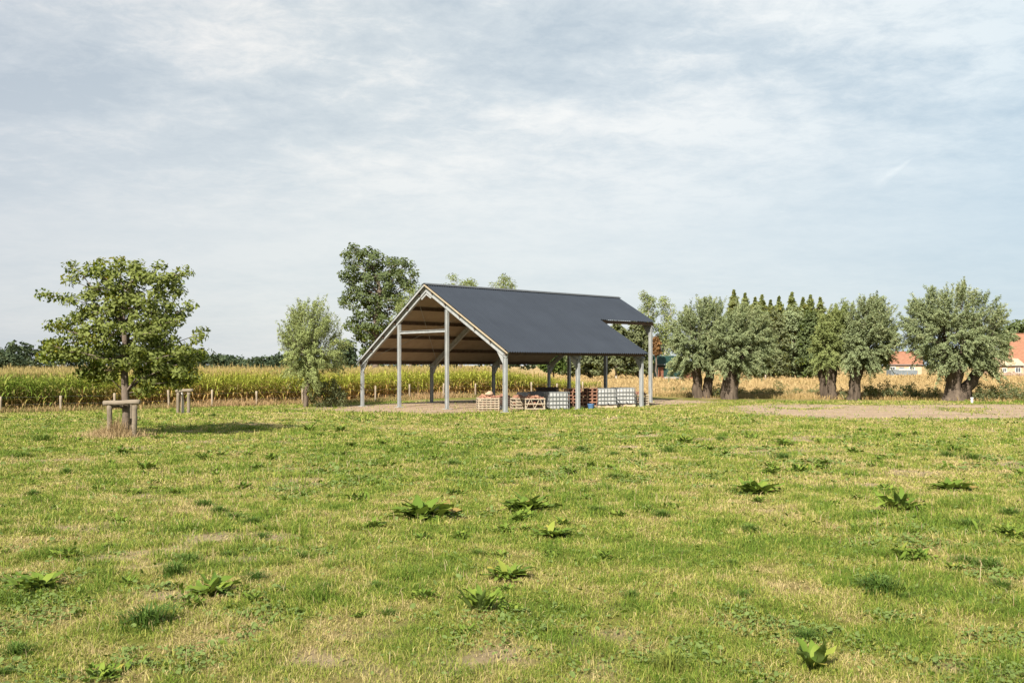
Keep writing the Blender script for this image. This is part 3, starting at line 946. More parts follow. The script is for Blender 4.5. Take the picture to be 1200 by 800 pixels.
# frames
DR = .30                                     # depth of the rafters
RB = PH + .03
for k in range(4):
    s = k * BAY + (.0 if k == 0 else 0)
    up_r = np.array([0, -kR, 1]) / math.hypot(kR, 1); up_l = np.array([0, kL, 1]) / math.hypot(kL, 1)
    ta = tR + .2 if k < 3 else tCUT + .12
    off = RB + DR / 2 if k else .22 + .0
    if k == 0: off = DR / 2 + .03
    zz = lambda f, t, kk: f(t) - off * math.hypot(kk, 1)
    MB().ibeam((s, ta, zz(zr, ta, kR)), (s, tM - .02, zz(zr, tM - .02, kR)), .15, DR, up_r).build('rafter', M_galv, shed)
    MB().ibeam((s, tL - .22, zz(zl, tL - .22, kL)), (s, tM + .02, zz(zl, tM + .02, kL)), .15, DR, up_l).build('rafter', M_galv, shed)
    # posts
    gL = float(gz(*SW(s, SHED_W)[:2])) - .1
    zt = zz(zl, SHED_W, kL) - .02
    MB().ibeam((s, SHED_W, gL), (s, SHED_W, zt), .15, .20, (0, 1, 0)).build('post', M_galv, shed)
    if k < 3:
        zt = zz(zr, .06, kR) - .02
        MB().ibeam((s, .06, -.1), (s, .06, zt), .16, .21, (0, 1, 0)).build('post', M_galv, shed)
        MB().prism([(.19, zt - .55), (.19, zz(zr, .19, kR) - DR / 2), (.75, zz(zr, .75, kR) - DR / 2 * math.hypot(kR, 1))], s - .03, s + .03, lambda a, b, h: (h, a, b)).build('haunch', M_galv, shed)
    else:
        zt = zz(zr, tCUT + .26, kR) - .02
        MB().ibeam((s, tCUT + .26, -.1), (s, tCUT + .26, zt), .16, .21, (0, 1, 0)).build('post', M_galv, shed)
        MB().prism([(tCUT + .39, zt - .6), (tCUT + .39, zz(zr, tCUT + .39, kR) - DR / 2), (tCUT + 1.0, zz(zr, tCUT + 1.0, kR) - DR / 2 * math.hypot(kR, 1))], s - .03, s + .03, lambda a, b, h: (h, a, b)).build('haunch', M_galv, shed)
    MB().prism([(SHED_W - .12, zz(zl, SHED_W, kL) - .55), (SHED_W - .12, zz(zl, SHED_W - .12, kL) - DR / 2), (SHED_W - .7, zz(zl, SHED_W - .7, kL) - DR / 2 * math.hypot(kL, 1))], s - .03, s + .03, lambda a, b, h: (h, a, b)).build('haunch', M_galv, shed)
    # apex plate
    za = zM - (off + DR / 2) * math.hypot(kR, 1)
    MB().prism([(tM - .55, za - .55 * kR + .02), (tM, za + .12), (tM + .55, za - .55 * kL + .02), (tM + .42, za - .42 * kL - .16), (tM, za - .17), (tM - .42, za - .42 * kR - .16)], s - .025, s + .025, lambda a, b, h: (h, a, b)).build('apex_plate', M_galv, shed)
# gable posts front and back, and the rail between the front ones
for s, t in ((0, 9.57), (0, 4.97)):
    f, kk = (zl, kL) if t > tM else (zr, kR)
    MB().ibeam((s, t, -.2), (s, t, f(t) - (DR + .05) * math.hypot(kk, 1)), .15, .19, (0, 1, 0)).build('gable_post', M_galv, shed)
for s, t in ((3 * BAY, 11.46), (3 * BAY, 7.9)):
    MB().ibeam((s, t, -.2), (s, t, zl(t) - (RB + DR + .02) * math.hypot(kL, 1)), .16, .22, (0, 1, 0)).build('gable_post', M_galv, shed)
MB().ibeam((.0, 9.45, 4.39), (.0, 5.09, 4.39), .12, .16, (0, 0, 1), .02, .02).build('gable_rail', M_galv, shed)
M_conc = mat_solid('concrete', (.20, .19, .17), (.34, .32, .29), .9, 8, bump=.3)
for s, t in [(k * BAY, SHED_W) for k in range(4)] + [(k * BAY, .06) for k in range(3)] + [(3 * BAY, tCUT + .26), (0, 9.57), (0, 4.97), (3 * BAY, 11.46), (3 * BAY, 7.9)]:
    g = float(gz(*SW(s, t)[:2]))
    MB().box((s, t, g - .02), (.42, .42, .10)).build('footing', M_conc, shed, bevel=.01)
    MB().box((s, t, g + .0385), (.30, .30, .015)).build('base_plate', M_galv, shed)
# trims along the front verge
slab('x', s0 - .045, s0 - .004, tR - .02, zr(tR - .02), tM, zM, .06, None, .06).build('verge_batten', M_batt, shed)
slab('x', s0 - .045, s0 - .004, tL + .02, zl(tL + .02), tM + .002, zl(tM + .002), .10, None, .03).build('verge_board', M_galv, shed)
# wind brace rods in the first bay of the far slope
MB().tube([(.2, SHED_W - .6, zl(SHED_W - .6) - .26), (BAY - .1, tM + 1.0, zl(tM + 1.0) - .26)], .012, 6).build('brace_rod', M_galv, shed)
MB().tube([(BAY - .1, SHED_W - .6, zl(SHED_W - .6) - .29), (.2, tM + 1.0, zl(tM + 1.0) - .29)], .012, 6).build('brace_rod', M_galv, shed)

# ---------------------------------------------------------------- goods under the shed
M_plast = mat_solid('white_tank_plastic', (.30, .30, .28), (.50, .50, .485), .5, 2, spec=.3)
M_cage = mat_solid('cage_bar', (.14, .145, .15), (.24, .25, .25), .5, 9, metal=.4)
M_pal = mat_solid('pallet_wood', (.34, .26, .17), (.55, .44, .30), .85, 6, stretch=(.3, 1, 1), spec=.1)
M_pal_w = mat_solid('pale_crate_wood', (.30, .245, .175), (.43, .365, .27), .85, 6, spec=.1)
M_dkwood = mat_solid('dark_crate_wood', (.055, .040, .032), (.13, .095, .075), .9, 6, spec=.1)
M_capm = mat_solid('dark_tank_cap', (.03, .03, .035), (.06, .06, .07), .5, 6)


def at_px(px, Y):
    x = UZ(px, Y); return np.array([x, Y, float(gz(x, Y))])


def tank(px, Y, rz, label, pallet=True):
    o = thing('liquid_tank', at_px(px, Y), label, 'liquid tank', 'caged white tanks under the shed', rz)
    b0 = .15 if pallet else .0
    mb = MB()
    if pallet:
        for yy in (-.43, 0, .43): mb.box((0, yy, .06), (1.18, .12, .11))
        for xx in (-.5, 0, .5): mb.box((xx, 0, .132), (.14, .98, .03))
    else:
        mb.box((0, 0, .02), (1.16, .96, .04))
    mb.build('pallet', M_pal if pallet else M_cage, o)
    MB().box((0, 0, b0 + .485), (1.12, .92, .93)).build('bottle', M_plast, o, bevel=.07)
    c = MB(); c.tube([(0, 0, b0 + .945), (0, 0, b0 + .985)], .11, 14); c.build('cap', M_capm, o, True)
    g = MB(); r = .0125
    for z in (.05, .27, .49, .71, .96):
        z += b0 + .02
        c4 = [(-.6, -.5), (.6, -.5), (.6, .5), (-.6, .5)]
        for i in range(4):
            g.bar((*c4[i], z), (*c4[(i + 1) % 4], z), r * 2, r * 2)
    for x in np.linspace(-.6, .6, 7):
        for y in (-.5, .5): g.bar((x, y, b0 + .03), (x, y, b0 + .98), r * 1.7, r * 1.7, (0, 1, 0))
    for y in np.linspace(-.5, .5, 6)[1:-1]:
        for x in (-.6, .6): g.bar((x, y, b0 + .03), (x, y, b0 + .98), r * 1.7, r * 1.7, (0, 1, 0))
    g.build('cage', M_cage, o)
    v = MB(); v.tube([(.05, -.52, b0 + .09), (.05, -.44, b0 + .09)], .05, 10); v.build('valve', M_capm, o, True)
    return o


tank(651.5, 53.3, math.radians(20), 'caged white liquid tank without a pallet, beside the cross-braced crate', False)
tank(708, 55.4, math.radians(17), 'caged white liquid tank on a pallet, next to the orange brick stacks')
tank(730.5, 56.9, math.radians(12), 'caged white liquid tank on a pallet, next to the last crate by the corner post')


def mat_brick(name, a, b):
    m, nt, out = new_mat(name)
    t = nt.nodes.new('ShaderNodeAttribute'); t.attribute_name = 'tint'
    c = ramp(nt, t.outputs['Fac'], [(0, a), (1, b)])
    f = noise_node(nt, 22, 4, .6, coords(nt, 'Object'))
    c = mixcol(nt, .35, c, ramp(nt, f, [(.3, a), (.7, b)]))
    p = nt.nodes.new('ShaderNodeBsdfPrincipled'); lk(nt, c, p.inputs['Base Color']); p.inputs['Roughness'].default_value = .9
    lk(nt, p.outputs[0], out.inputs[0]); return m


M_brick = mat_brick('clay_brick', (.17, .085, .055), (.36, .18, .11))
M_tile = mat_brick('clay_tile', (.18, .085, .055), (.33, .17, .11))


def heap(parent, name, lx, ly, z0, n, rng, mat, size=(.24, .12, .07), top=.2):
    V = []; Fq = []; o = 0; T = []
    base = np.array([[-1, -1, -1], [1, -1, -1], [1, 1, -1], [-1, 1, -1], [-1, -1, 1], [1, -1, 1], [1, 1, 1], [-1, 1, 1]]) / 2
    fc = np.array([(0, 3, 2, 1), (4, 5, 6, 7), (0, 1, 5, 4), (1, 2, 6, 5), (2, 3, 7, 6), (3, 0, 4, 7)])
    from mathutils import Euler
    for i in range(n):
        x = rng.uniform(-lx, lx); y = rng.uniform(-ly, ly)
        hgt = z0 + rng.random() * top * max(0, 1 - (x / lx) ** 2 * .7 - (y / ly) ** 2 * .4)
        M = np.array(Euler((rng.normal(0, .35), rng.normal(0, .35), rng.uniform(0, PI))).to_matrix())
        V.append((base * np.array(size)) @ M.T + np.array([x, y, hgt])); Fq.append(fc + o); o += 8; T += [rng.random()] * 6
    ob = mk_obj(name, np.concatenate(V), [np.concatenate(Fq)], mat, parent, tint=T)
    return tag(ob, kind='stuff')


def crate(px, Y, rz, w, d, h, label, seed, mat=None, load=None, cross=False, fill=None, rows=5):
    o = thing('slatted_crate', at_px(px, Y), label, 'crate', 'slatted crates under the shed', rz)
    mat = mat or M_pal_w; rng = np.random.default_rng(seed)
    fr = MB()
    for x in (-w / 2 + .03, w / 2 - .03):
        for y in (-d / 2 + .03, d / 2 - .03): fr.box((x, y, h / 2), (.06, .06, h))
    if not cross:
        for x in np.linspace(-w / 2, w / 2, 6)[1:-1]:
            for y in (-d / 2 + .03, d / 2 - .03): fr.box((x, y, h / 2), (.055, .03, h - .01))
    else:
        for y in (-d / 2 + .03, d / 2 - .03):
            for a, b in ((-w / 2 + .05, -.02), (-.02, w / 2 - .05)):
                fr.bar((a, y, .1), ((a + b) / 2, y, h - .06), .03, .07, (0, 1, 0)); fr.bar(((a + b) / 2 + .04, y, h - .06), (b, y, .1), .03, .07, (0, 1, 0))
    for x in (-w / 2 + .03, w / 2 - .03): fr.box((x, 0, h - .035), (.05, d - .1, .06))
    fr.build('frame', mat, o)
    sl_ = MB()
    for z in np.linspace(.10, h - .05, rows if not cross else 3):
        for y in (-d / 2 - .013, d / 2 + .013): sl_.box((0, y + rng.normal(0, .003), z), (w + .02, .022, .062))
        for x in (-w / 2 - .013, w / 2 + .013): sl_.box((x, 0, z), (.022, d - .04, .062))
    sl_.build('slats', mat, o)
    bt = MB()
    for y in (-d / 2 + .1, 0, d / 2 - .1): bt.box((0, y, .045), (w, .1, .085))
    for x in np.linspace(-w / 2 + .12, w / 2 - .12, 6): bt.box((x, 0, .10), (.12, d - .1, .02))
    bt.build('base', M_pal, o)
    if load:
        heap(o, 'load', w / 2 - .14, d / 2 - .12, h * .42, 60, rng, load, top=h * .3)
        heap(o, 'load', w / 2 - .14, d / 2 - .12, h - .02, 46, rng, load, top=.16)
    return o


c1 = crate(571.5, 53.0, math.radians(8), 1.16, 1.0, .67, 'pale slatted crate heaped with terracotta, left of the front corner post', 81, load=M_tile)
rk = np.random.default_rng(4)
sk = MB()
nl = 12; th_ = np.linspace(.12, PI - .12, 7)
sk.tube([( .02, 0, .0), (.02, 0, .05), (.03, 0, .14), (.02, 0, .21), (0, 0, .25)], [.17, .24, .22, .14, .04], nl, True, .07, rk)
M_sack = mat_solid('tan_sack', (.32, .215, .14), (.43, .30, .21), .9, 8, bump=.4)
so_ = sk.build('sack', M_sack, None, True); so_.location = at_px(572.5, 52.95) + np.array([0, 0, .78]); tag(so_, 'rounded tan sack lying on the heaped crate left of the front corner post', 'sack')
crate(589, 55.4, math.radians(14), 1.0, 1.0, .62, 'dark slatted crate half hidden behind the front corner post', 83, mat=M_dkwood, load=M_tile)
crate(607.5, 52.9, math.radians(20), .62, .9, .66, 'narrow pale crate with clay rubble between the corner post and the cross-braced crate', 84, load=M_tile, rows=4)
crate(624.5, 52.3, math.radians(12), 1.12, 1.0, .68, 'pale crate with diagonal bracing heaped with red rubble, beside a white tank', 85, load=M_tile, cross=True)
crate(748, 57.7, math.radians(14), .95, 1.0, .72, 'pale slatted crate topped with red tiles by the far corner post', 86, load=M_tile, rows=5)
# flat white bag on the ground
bg_ = MB(); bg_.tube([(-.26, 0, .03), (-.2, 0, .06), (0, 0, .08), (.2, .02, .06), (.27, .02, .03)], [.05, .1, .13, .1, .04], 12, True, .08, rk)
bo = bg_.build('white_bag', M_plast, None, True); bo.location = at_px(586.5, 53.1); tag(bo, 'crumpled white bag lying on the ground by the front corner post', 'bag')
# bulk bag and grey cover at the back
M_tarp = mat_solid('grey_cover', (.17, .17, .165), (.30, .30, .29), .8, 3, bump=.5)


def soft_block(name, px, Y, w, d, h, rz, mat, label, cat, seed):
    rng = np.random.default_rng(seed); m = MB()
    zs = np.linspace(0, 1, 7); n = 20
    P = [(0, 0, z * h) for z in zs]
    ang = np.arange(n) / n * 2 * PI
    V = []
    for k, z in enumerate(zs):
        r = 1 / np.maximum(np.abs(np.cos(ang)) ** 5 + np.abs(np.sin(ang)) ** 5, .2) ** .2
        r = r * (1 + rng.normal(0, .02, n)) * (1 - .25 * (k == 6) + .03 * math.sin(k * 1.3))
        V += [(math.cos(a) * q * w / 2, math.sin(a) * q * d / 2, z * h) for a, q in zip(ang, r)]
    V.append((0, 0, h * 1.03))
    f = [(k * n + i, k * n + (i + 1) % n, (k + 1) * n + (i + 1) % n, (k + 1) * n + i) for k in range(6) for i in range(n)] + [(6 * n + i, 6 * n + (i + 1) % n, 7 * n) for i in range(n)]
    m.add(V, f); o = m.build(name, mat, None, True)
    o.location = at_px(px, Y); o.rotation_euler = (0, 0, rz)
    return tag(o, label, cat)


soft_block('bulk_bag', 613, 57.5, .75, .75, .84, .3, M_plast, 'white bulk bag standing behind the crates, left of the grey cover', 'bag', 91)
soft_block('covered_pallet', 629, 58.2, 1.3, 1.0, .86, .25, M_tarp, 'pallet load under a grey cover behind the cross-braced crate', 'covered load', 92)
dk = thing('plank_stack', at_px(641.5, 60.0), 'dark stack of old planks standing behind the first white tank', 'plank stack', rz=.2)
mbd = MB(); rp = np.random.default_rng(6)
for k in range(9): mbd.box((rp.normal(0, .02), rp.normal(0, .02), .20 + k * .105), (1.28 + rp.normal(0, .03), 1.0, .085))
mbd.build('planks', M_dkwood, dk)
mbd = MB()
for x in (-.45, 0, .45): mbd.box((x, 0, .07), (.12, .95, .14))
mbd.build('pallet', M_pal, dk)


def brick_stack(px, Y, rz, nx_, nz_, label, seed):
    o = thing('brick_stack', at_px(px, Y), label, 'brick stack', 'orange brick stacks under the shed', rz)
    rng = np.random.default_rng(seed)
    V = []; Q = []; T = []; oo = 0
    bx_, bd_, bh_ = .29, .19, .19
    ring = np.array([(-.5, -.5), (.5, -.5), (.5, .5), (-.5, .5)])
    for k in range(nz_):
        for i in range(nx_):
            for j in range(4):
                if rng.random() < .06 + .25 * (k == nz_ - 1): continue
                c = np.array([(i - (nx_ - 1) / 2) * (bx_ + .01), (j - 1.5) * (bd_ + .01), .16 + (k + .5) * (bh_ + .006)]) + rng.normal(0, .008, 3)
                # hollow block: outer walls with an open core towards front and back
                out_ = ring * np.array([bx_, bh_]); inn = ring * np.array([bx_ - .06, bh_ - .06])
                vv = []
                for yy in (-bd_ / 2, bd_ / 2):
                    for rr in (out_, inn): vv += [(c[0] + a, c[1] + yy, c[2] + b) for a, b in rr]
                V += vv
                for e in range(4):
                    f = (e + 1) % 4
                    Q += [(oo + e, oo + f, oo + 8 + f, oo + 8 + e), (oo + 4 + f, oo + 4 + e, oo + 12 + e, oo + 12 + f), (oo + f, oo + e, oo + 4 + e, oo + 4 + f), (oo + 8 + e, oo + 8 + f, oo + 12 + f, oo + 12 + e)]
                oo += 16; T += [rng.random()] * 16
    tag(mk_obj('bricks', V, [np.array(Q)], M_brick, o, tint=T), kind='stuff')
    m = MB()
    w = nx_ * (bx_ + .01)
    for x in (-w / 2 + .06, 0, w / 2 - .06): m.box((x, 0, .05), (.1, .8, .1))
    for y in (-.35, -.12, .12, .35): m.box((0, y, .115), (w, .12, .025))
    m.build('pallet', M_pal, o)
    return o


brick_stack(672, 54.3, .25, 3, 5, 'orange hollow brick stack between the first white tank and the middle post', 95)
brick_stack(689, 55.0, .2, 3, 5, 'orange hollow brick stack between the middle post and the second white tank', 96)
M_blue = mat_solid('blue_plastic', (.06, .14, .28), (.10, .20, .36), .5, 4)
tb = MB(); tb.tube([(0, 0, 0), (0, 0, .02), (0, 0, .26), (0, 0, .28)], [.15, .16, .2, .21], 14, True); tbo = tb.build('blue_tub', M_blue, None, True)
tbo.location = at_px(692.5, 54.1); tag(tbo, 'small blue plastic tub at the foot of an orange brick stack', 'tub')

# ---------------------------------------------------------------- fence before the maize
fence = thing('field_fence', (FE0[0], FE0[1], 0), 'low wire fence on pale wooden posts along the edge of the maize', 'fence', rz=math.atan2(AX[1], AX[0]))
M_fpost = mat_solid('fence_post_wood', (.19, .15, .11), (.36, .295, .22), .9, 7, bump=.4, stretch=(1, 1, .25), spec=.1)
M_wire = mat_solid('fence_wire', (.25, .25, .25), (.35, .35, .34), .5, 5, metal=.6)
rf = np.random.default_rng(8)
for k in range(-6, 14):
    a = k * FSTEP + rf.normal(0, .1); b = rf.normal(0, .05); w_ = FE0 + AX * a + CX * b; g = float(gz(*w_))
    rough_log([(a, b, g - .2), (a + rf.normal(0, .035), b + rf.normal(0, .03), g + 1.02 + rf.normal(0, .07))], .056 + abs(rf.normal(0, .008)), 9, 100 + k, .03, 5).build('post', M_fpost, fence, True)
for z in (.45, .85):
    MB().tube([(k * FSTEP, .07, z + float(gz(*(FE0 + AX * k * FSTEP))) - .02 * (k % 2)) for k in range(-6, 14)], .0025, 4).build('wire', M_wire, fence)

# ---------------------------------------------------------------- maize field
M_corn = mat_attr('maize_plant', .5, .6)


def corn_proto(rng):
    V = []; Q = []; K = []; o = 0                     # K: (relative height, kind)
    def strip(P, w, hrel, kind):
        nonlocal o
        P = np.array(P); m = len(P)
        t = np.gradient(P, axis=0); side = np.stack([-t[:, 1], t[:, 0], np.zeros(m)], -1)
        if np.abs(side).max() < 1e-6: side[:] = (1, 0, 0)
        side = nrm(side) * np.array(w)[:, None] / 2
        V.append(np.stack([P - side, P + side], 1).reshape(-1, 3))
        for i in range(m - 1): Q.append((o + 2 * i, o + 2 * i + 1, o + 2 * i + 3, o + 2 * i + 2)); K.append((hrel, kind))
        o += 2 * m
    H = 2.0
    bend = rng.normal(0, .05, 2)
    for a in (0, PI / 2):
        zz = np.linspace(0, H, 4); P = np.stack([bend[0] * (zz / H) ** 2, bend[1] * (zz / H) ** 2, zz], -1)
        V.append(np.stack([P - np.array([math.cos(a), math.sin(a), 0]) * .014, P + np.array([math.cos(a), math.sin(a), 0]) * .014], 1).reshape(-1, 3))
        for i in range(3): Q.append((o + 2 * i, o + 2 * i + 1, o + 2 * i + 3, o + 2 * i + 2)); K.append((i / 3, 1))
        o += 8
    az0 = rng.uniform(0, PI)
    for i in range(12):
        z0 = .22 + i * .145; az = az0 + (i % 2) * PI + rng.normal(0, .5); d = np.array([math.cos(az), math.sin(az)])
        L = (.75 if 2 < i < 10 else .5) * math.exp(rng.normal(0, .15)); rise = rng.uniform(.18, .5) * (1 if i > 2 else .5); fall = rng.uniform(.35, .95)
        u = np.linspace(0, 1, 5)
        r = L * (u - .18 * u * u); z = z0 + L * (rise * 1.6 * u - fall * 1.1 * u ** 2.2)
        P = np.stack([d[0] * r, d[1] * r, np.maximum(z, .04)], -1)
        strip(P, [.035, .075, .08, .055, .006], z0 / H, 0)
    for i in range(5):
        az = rng.uniform(0, 2 * PI); sp = rng.uniform(.03, .16)
        P = [(bend[0], bend[1], H - .12), (bend[0] + math.cos(az) * sp * .5, bend[1] + math.sin(az) * sp * .5, H + .08), (bend[0] + math.cos(az) * sp, bend[1] + math.sin(az) * sp, H + .2 + rng.uniform(-.08, .06))]
        strip(P, [.014, .02, .010], 1, 2)
    az = rng.uniform(0, 2 * PI)
    P = [(.02 * math.cos(az), .02 * math.sin(az), .92), (.07 * math.cos(az), .07 * math.sin(az), 1.06), (.10 * math.cos(az), .10 * math.sin(az), 1.2)]
    strip(P, [.04, .065, .02], .5, 3)
    return np.concatenate(V), np.array(Q), np.array(K)


def corn_field():
    rng = np.random.default_rng(77)
    protos = [corn_proto(rng) for _ in range(7)]
    S = []; T = []
    for row, t in enumerate(np.concatenate([np.arange(1.1, 16, .72), np.arange(16.5, 60, 2.6)])):
        st = .17 if t < 6 else (.26 if t < 16 else .42)
        a = np.arange(-26, CORN_END - .05 * t, st)
        a = a + rng.normal(0, .05, len(a)); S.append(a); T.append(np.full(len(a), t) + rng.normal(0, .06, len(a)))
    s = np.concatenate(S); t = np.concatenate(T)
    x = FE0[0] + AX[0] * s + CX[0] * t; y = FE0[1] + AX[1] * s + CX[1] * t
    vis = np.abs(x) < .62 * y + 3
    s, t, x, y = s[vis], t[vis], x[vis], y[vis]
    z = gz(x, y)
    n = len(x)
    endf = 1 - .52 * sstep(CORN_END - 13, CORN_END - 1, s)
    sc = (1.02 + rng.normal(0, .075, n) + .06 * (fbm(x, y, 7, 3, 3) - .5)) * endf
    # the rise of the field further out keeps its top level with the eye
    green = np.clip(1.30 - sstep(-15, 7, s) * 1.12 + .8 * (fbm(x, y, 9, 51, 3) - .5), 0, 1)
    AV = []; AQ = []; AC = []; oo = 0
    which = rng.integers(0, len(protos), n)
    for k, (V, Q, K) in enumerate(protos):
        id_ = np.where(which == k)[0]; m = len(id_)
        if not m: continue
        a = rng.uniform(0, 2 * PI, m); ca, sa = np.cos(a)[:, None], np.sin(a)[:, None]
        W = np.empty((m, len(V), 3))
        W[:, :, 0] = (V[None, :, 0] * ca - V[None, :, 1] * sa) + x[id_][:, None]
        W[:, :, 1] = (V[None, :, 0] * sa + V[None, :, 1] * ca) + y[id_][:, None]
        W[:, :, 2] = V[None, :, 2] * sc[id_][:, None] * 1.02 + z[id_][:, None]
        AV.append(W.reshape(-1, 3)); AQ.append((Q[None] + (np.arange(m) * len(V))[:, None, None]).reshape(-1, 4) + oo); oo += m * len(V)
        h = K[:, 0][None]; kd = K[:, 1][None]
        g = green[id_][:, None]
        rr = rng.normal(0, .13, (m, 1)) + rng.normal(0, .10, (m, len(K)))
        leaf_r = np.clip(h * 1.18 - .20 + rr, 0, 1)           # dying from the bottom up
        yellow = lerpc([(0, (.46, .27, .13)), (.22, (.47, .31, .12)), (.42, (.345, .355, .058)), (.75, (.37, .395, .068)), (1, (.50, .44, .12))], leaf_r)
        greenc = lerpc([(0, (.36, .24, .11)), (.2, (.20, .21, .045)), (.42, (.125, .195, .028)), (.75, (.20, .26, .045)), (1, (.36, .35, .10))], leaf_r)
        c = yellow * (1 - g[:, :, None]) + greenc * g[:, :, None]
        c = np.where((kd == 2)[..., None], np.array([.47, .36, .17]) * (1 - .3 * g[:, :, None] * np.array([.2, .2, .2])), c)
        c = np.where((kd == 3)[..., None], np.array([.46, .38, .20]), c)
        c = np.where((kd == 1)[..., None], c * .9, c) * np.array([1.04, 1.06, .92])
        AC.append(c.reshape(-1, 3))
    tag(mk_obj('maize', np.concatenate(AV), [np.concatenate(AQ)], M_corn, fcol=np.concatenate(AC)), kind='stuff')


corn_field()
# verge of rank grass between fence and maize
rv = np.random.default_rng(23)
n_ = 26000
a_ = rv.uniform(-24, CORN_END + 3, n_); b_ = rv.normal(.35, .55, n_)
vx = FE0[0] + AX[0] * a_ + CX[0] * b_; vy = FE0[1] + AX[1] * a_ + CX[1] * b_
gmix = fbm(vx, vy, 4, 61, 3)
blades('verge_grass', vx, vy, (.12 + .34 * gmix) * np.exp(rv.normal(0, .3, n_)), np.full(n_, .03),
       lerpc([(0, (.08, .125, .025)), (.5, (.25, .20, .075)), (1, (.42, .28, .15))], np.clip(gmix * 1.1 + .18 + rv.normal(0, .24, n_), 0, 1)), rv, lean=.4)

# ---------------------------------------------------------------- trees by the maize
pollard('willow_tree', 59.5, [(366, 350), (380, 356), (392, 366), (404, 380), (412, 392), (414, 410), (402, 428), (392, 438), (380, 452), (362, 450), (346, 445), (331, 438), (334, 424), (330, 408), (318, 400), (326, 388), (328, 374), (342, 364), (352, 354)],
        [[(358, 478, 3.2), (358, 462, 2.5), (360, 448, 2.8), (363, 432, 2.6), (366, 412, 1.8)]], (364, 428), 'slender pale green willow by the fence, left of the shed', 201, n=420, per=54, leafmat=L_wip, length=1.2, L=.17, W=.042, group=None, inset=5, droop=.35, upb=.35, bark=BARK)
rb = np.random.default_rng(31)
bpoly = [(366, 452), (374, 443), (384, 447), (392, 438), (400, 449), (406, 464), (403, 479), (368, 480), (361, 468)]
bY = 59.8
BC = poly_points(bpoly, bY, 70, rb, 2.5, .8, .16)
bb = np.array([UZ(388, bY), bY, float(gz(UZ(388, bY), bY))])
broad_tree('shrub', bb, [bb + np.array([0, 0, -.05]), bb + np.array([0, 0, .3]), bb + np.array([.03, 0, .6])], BC, 'dark green shrub at the foot of the slender willow', 'shrub', L_hdg, per=46, rc=.30, L=.13, W=.05, seed=32, r_tip=.006)

YO = 104.
poly_oak = [(403, 293), (410, 286), (425, 284), (440, 288), (447, 297), (458, 297), (468, 301), (479, 300), (487, 311), (491, 320), (495, 328), (489, 340), (478, 350), (482, 362), (470, 374), (462, 388), (452, 396), (446, 412), (436, 424), (424, 420), (417, 405), (405, 398), (398, 384), (403, 366), (395, 352), (403, 338), (395, 326), (400, 311)]
ro = np.random.default_rng(51)
OC = poly_points(poly_oak, YO, 120, ro, 5.0, .8, 1.05, .7)
ob = np.array([UZ(440, YO), YO, 0.])
op_ = [[ob[0] + d, YO, z] for d, z in ((0, -.2), (.05, 1.5), (0, 3.5), (-.1, 5.5), (.15, 7.5), (.5, 9.5), (.3, 11.5), (-.4, 13.2))]
broad_tree('oak_tree', ob, op_, OC, 'tall dark green oak rising behind the maize left of the shed roof', 'tree', L_big, per=120, rc=.74, L=.26, W=.17, seed=52, r_tip=.03, power=.52, trunk_r=.34, up=.5)

# far ivy-dark trees left of the oak, behind the slender willow
def px_tree(name, Y, poly, trunk_px, label, leafmat, n, per, rc, L, W, seed,  group=None, bark=BARK, thick=.9, mind=.5, r_tip=.02, cat='tree', inset=3, trunk_r=None, spire=None, **kw):
    rng = np.random.default_rng(seed)
    C = poly_points(poly, Y, n, rng, inset, thick, mind)
    if spire:                                            # leading shoots up the middle of a pointed crown
        m_ = 44; yy = spire + 30 * np.linspace(0, 1, m_) ** 1.15; wd_ = .26 * (yy - spire)
        C = np.concatenate([C, np.stack([UZ(trunk_px + rng.uniform(-1, 1, m_) * wd_, Y), Y + rng.uniform(-1, 1, m_) * wd_ * Y / F, HZT(yy, Y)], -1)])
        rc = np.concatenate([np.full(len(C) - m_, rc), np.linspace(.20, rc * .8, m_)])
    b = np.array([UZ(trunk_px, Y), Y, float(gz(UZ(trunk_px, Y), Y))])
    top = C[:, 2].max(); lo = C[:, 2].min(); ctr = C[:, :2].mean(0)
    P = [b + np.array([0, 0, -.1])] + [np.array([b[0] + (ctr[0] - b[0]) * f + rng.normal(0, .06), Y, b[2] + (top - b[2]) * f]) for f in (.12, .25, .4, .55, .72)]
    return broad_tree(name, b, P, C, label, cat, leafmat, bark, per, rc, L, W, seed + 1, group, r_tip=r_tip, trunk_r=trunk_r, **kw)


px_tree('tree', 260, [(392, 420), (397, 402), (406, 398), (415, 403), (418, 420), (416, 432), (394, 432)], 406, 'dark upright tree far beyond the maize, between slender willow and oak', L_far, 60, 40, 1.6, .9, .55, 211, mind=1.0, r_tip=.05)
px_tree('tree', 330, [(-14, 430), (-12, 420), (0, 415), (14, 414), (24, 417), (31, 424), (32, 431)], 8, 'rounded dark tree clump on the horizon at the left edge', L_far, 70, 40, 1.9, 1.0, .6, 213, mind=1.3, r_tip=.06)
px_tree('tree', 96, [(474, 342), (484, 331), (496, 333), (508, 345), (512, 366), (500, 392), (470, 404), (452, 398), (458, 378), (466, 358)], 480, 'pale yellow green willow between the oak and the shed roof', L_wip, 90, 60, .7, .26, .07, 215, mind=.5, tvar=.28)
px_tree('tree', 100, [(514, 350), (518, 330), (527, 319), (536, 322), (545, 325), (556, 325), (564, 336), (566, 360), (556, 392), (524, 392)], 540, 'pale willow whose top shows above the roof near the gable', L_wip, 80, 60, .62, .26, .07, 217, mind=.5, group=None, tvar=.28)
px_tree('tree', 100, [(569, 350), (574, 331), (582, 330), (588, 321), (598, 322), (606, 336), (608, 360), (600, 392), (574, 392)], 588, 'pale willow whose top shows above the middle of the roof ridge', L_wip, 80, 60, .6, .26, .07, 219, mind=.5, tvar=.28)

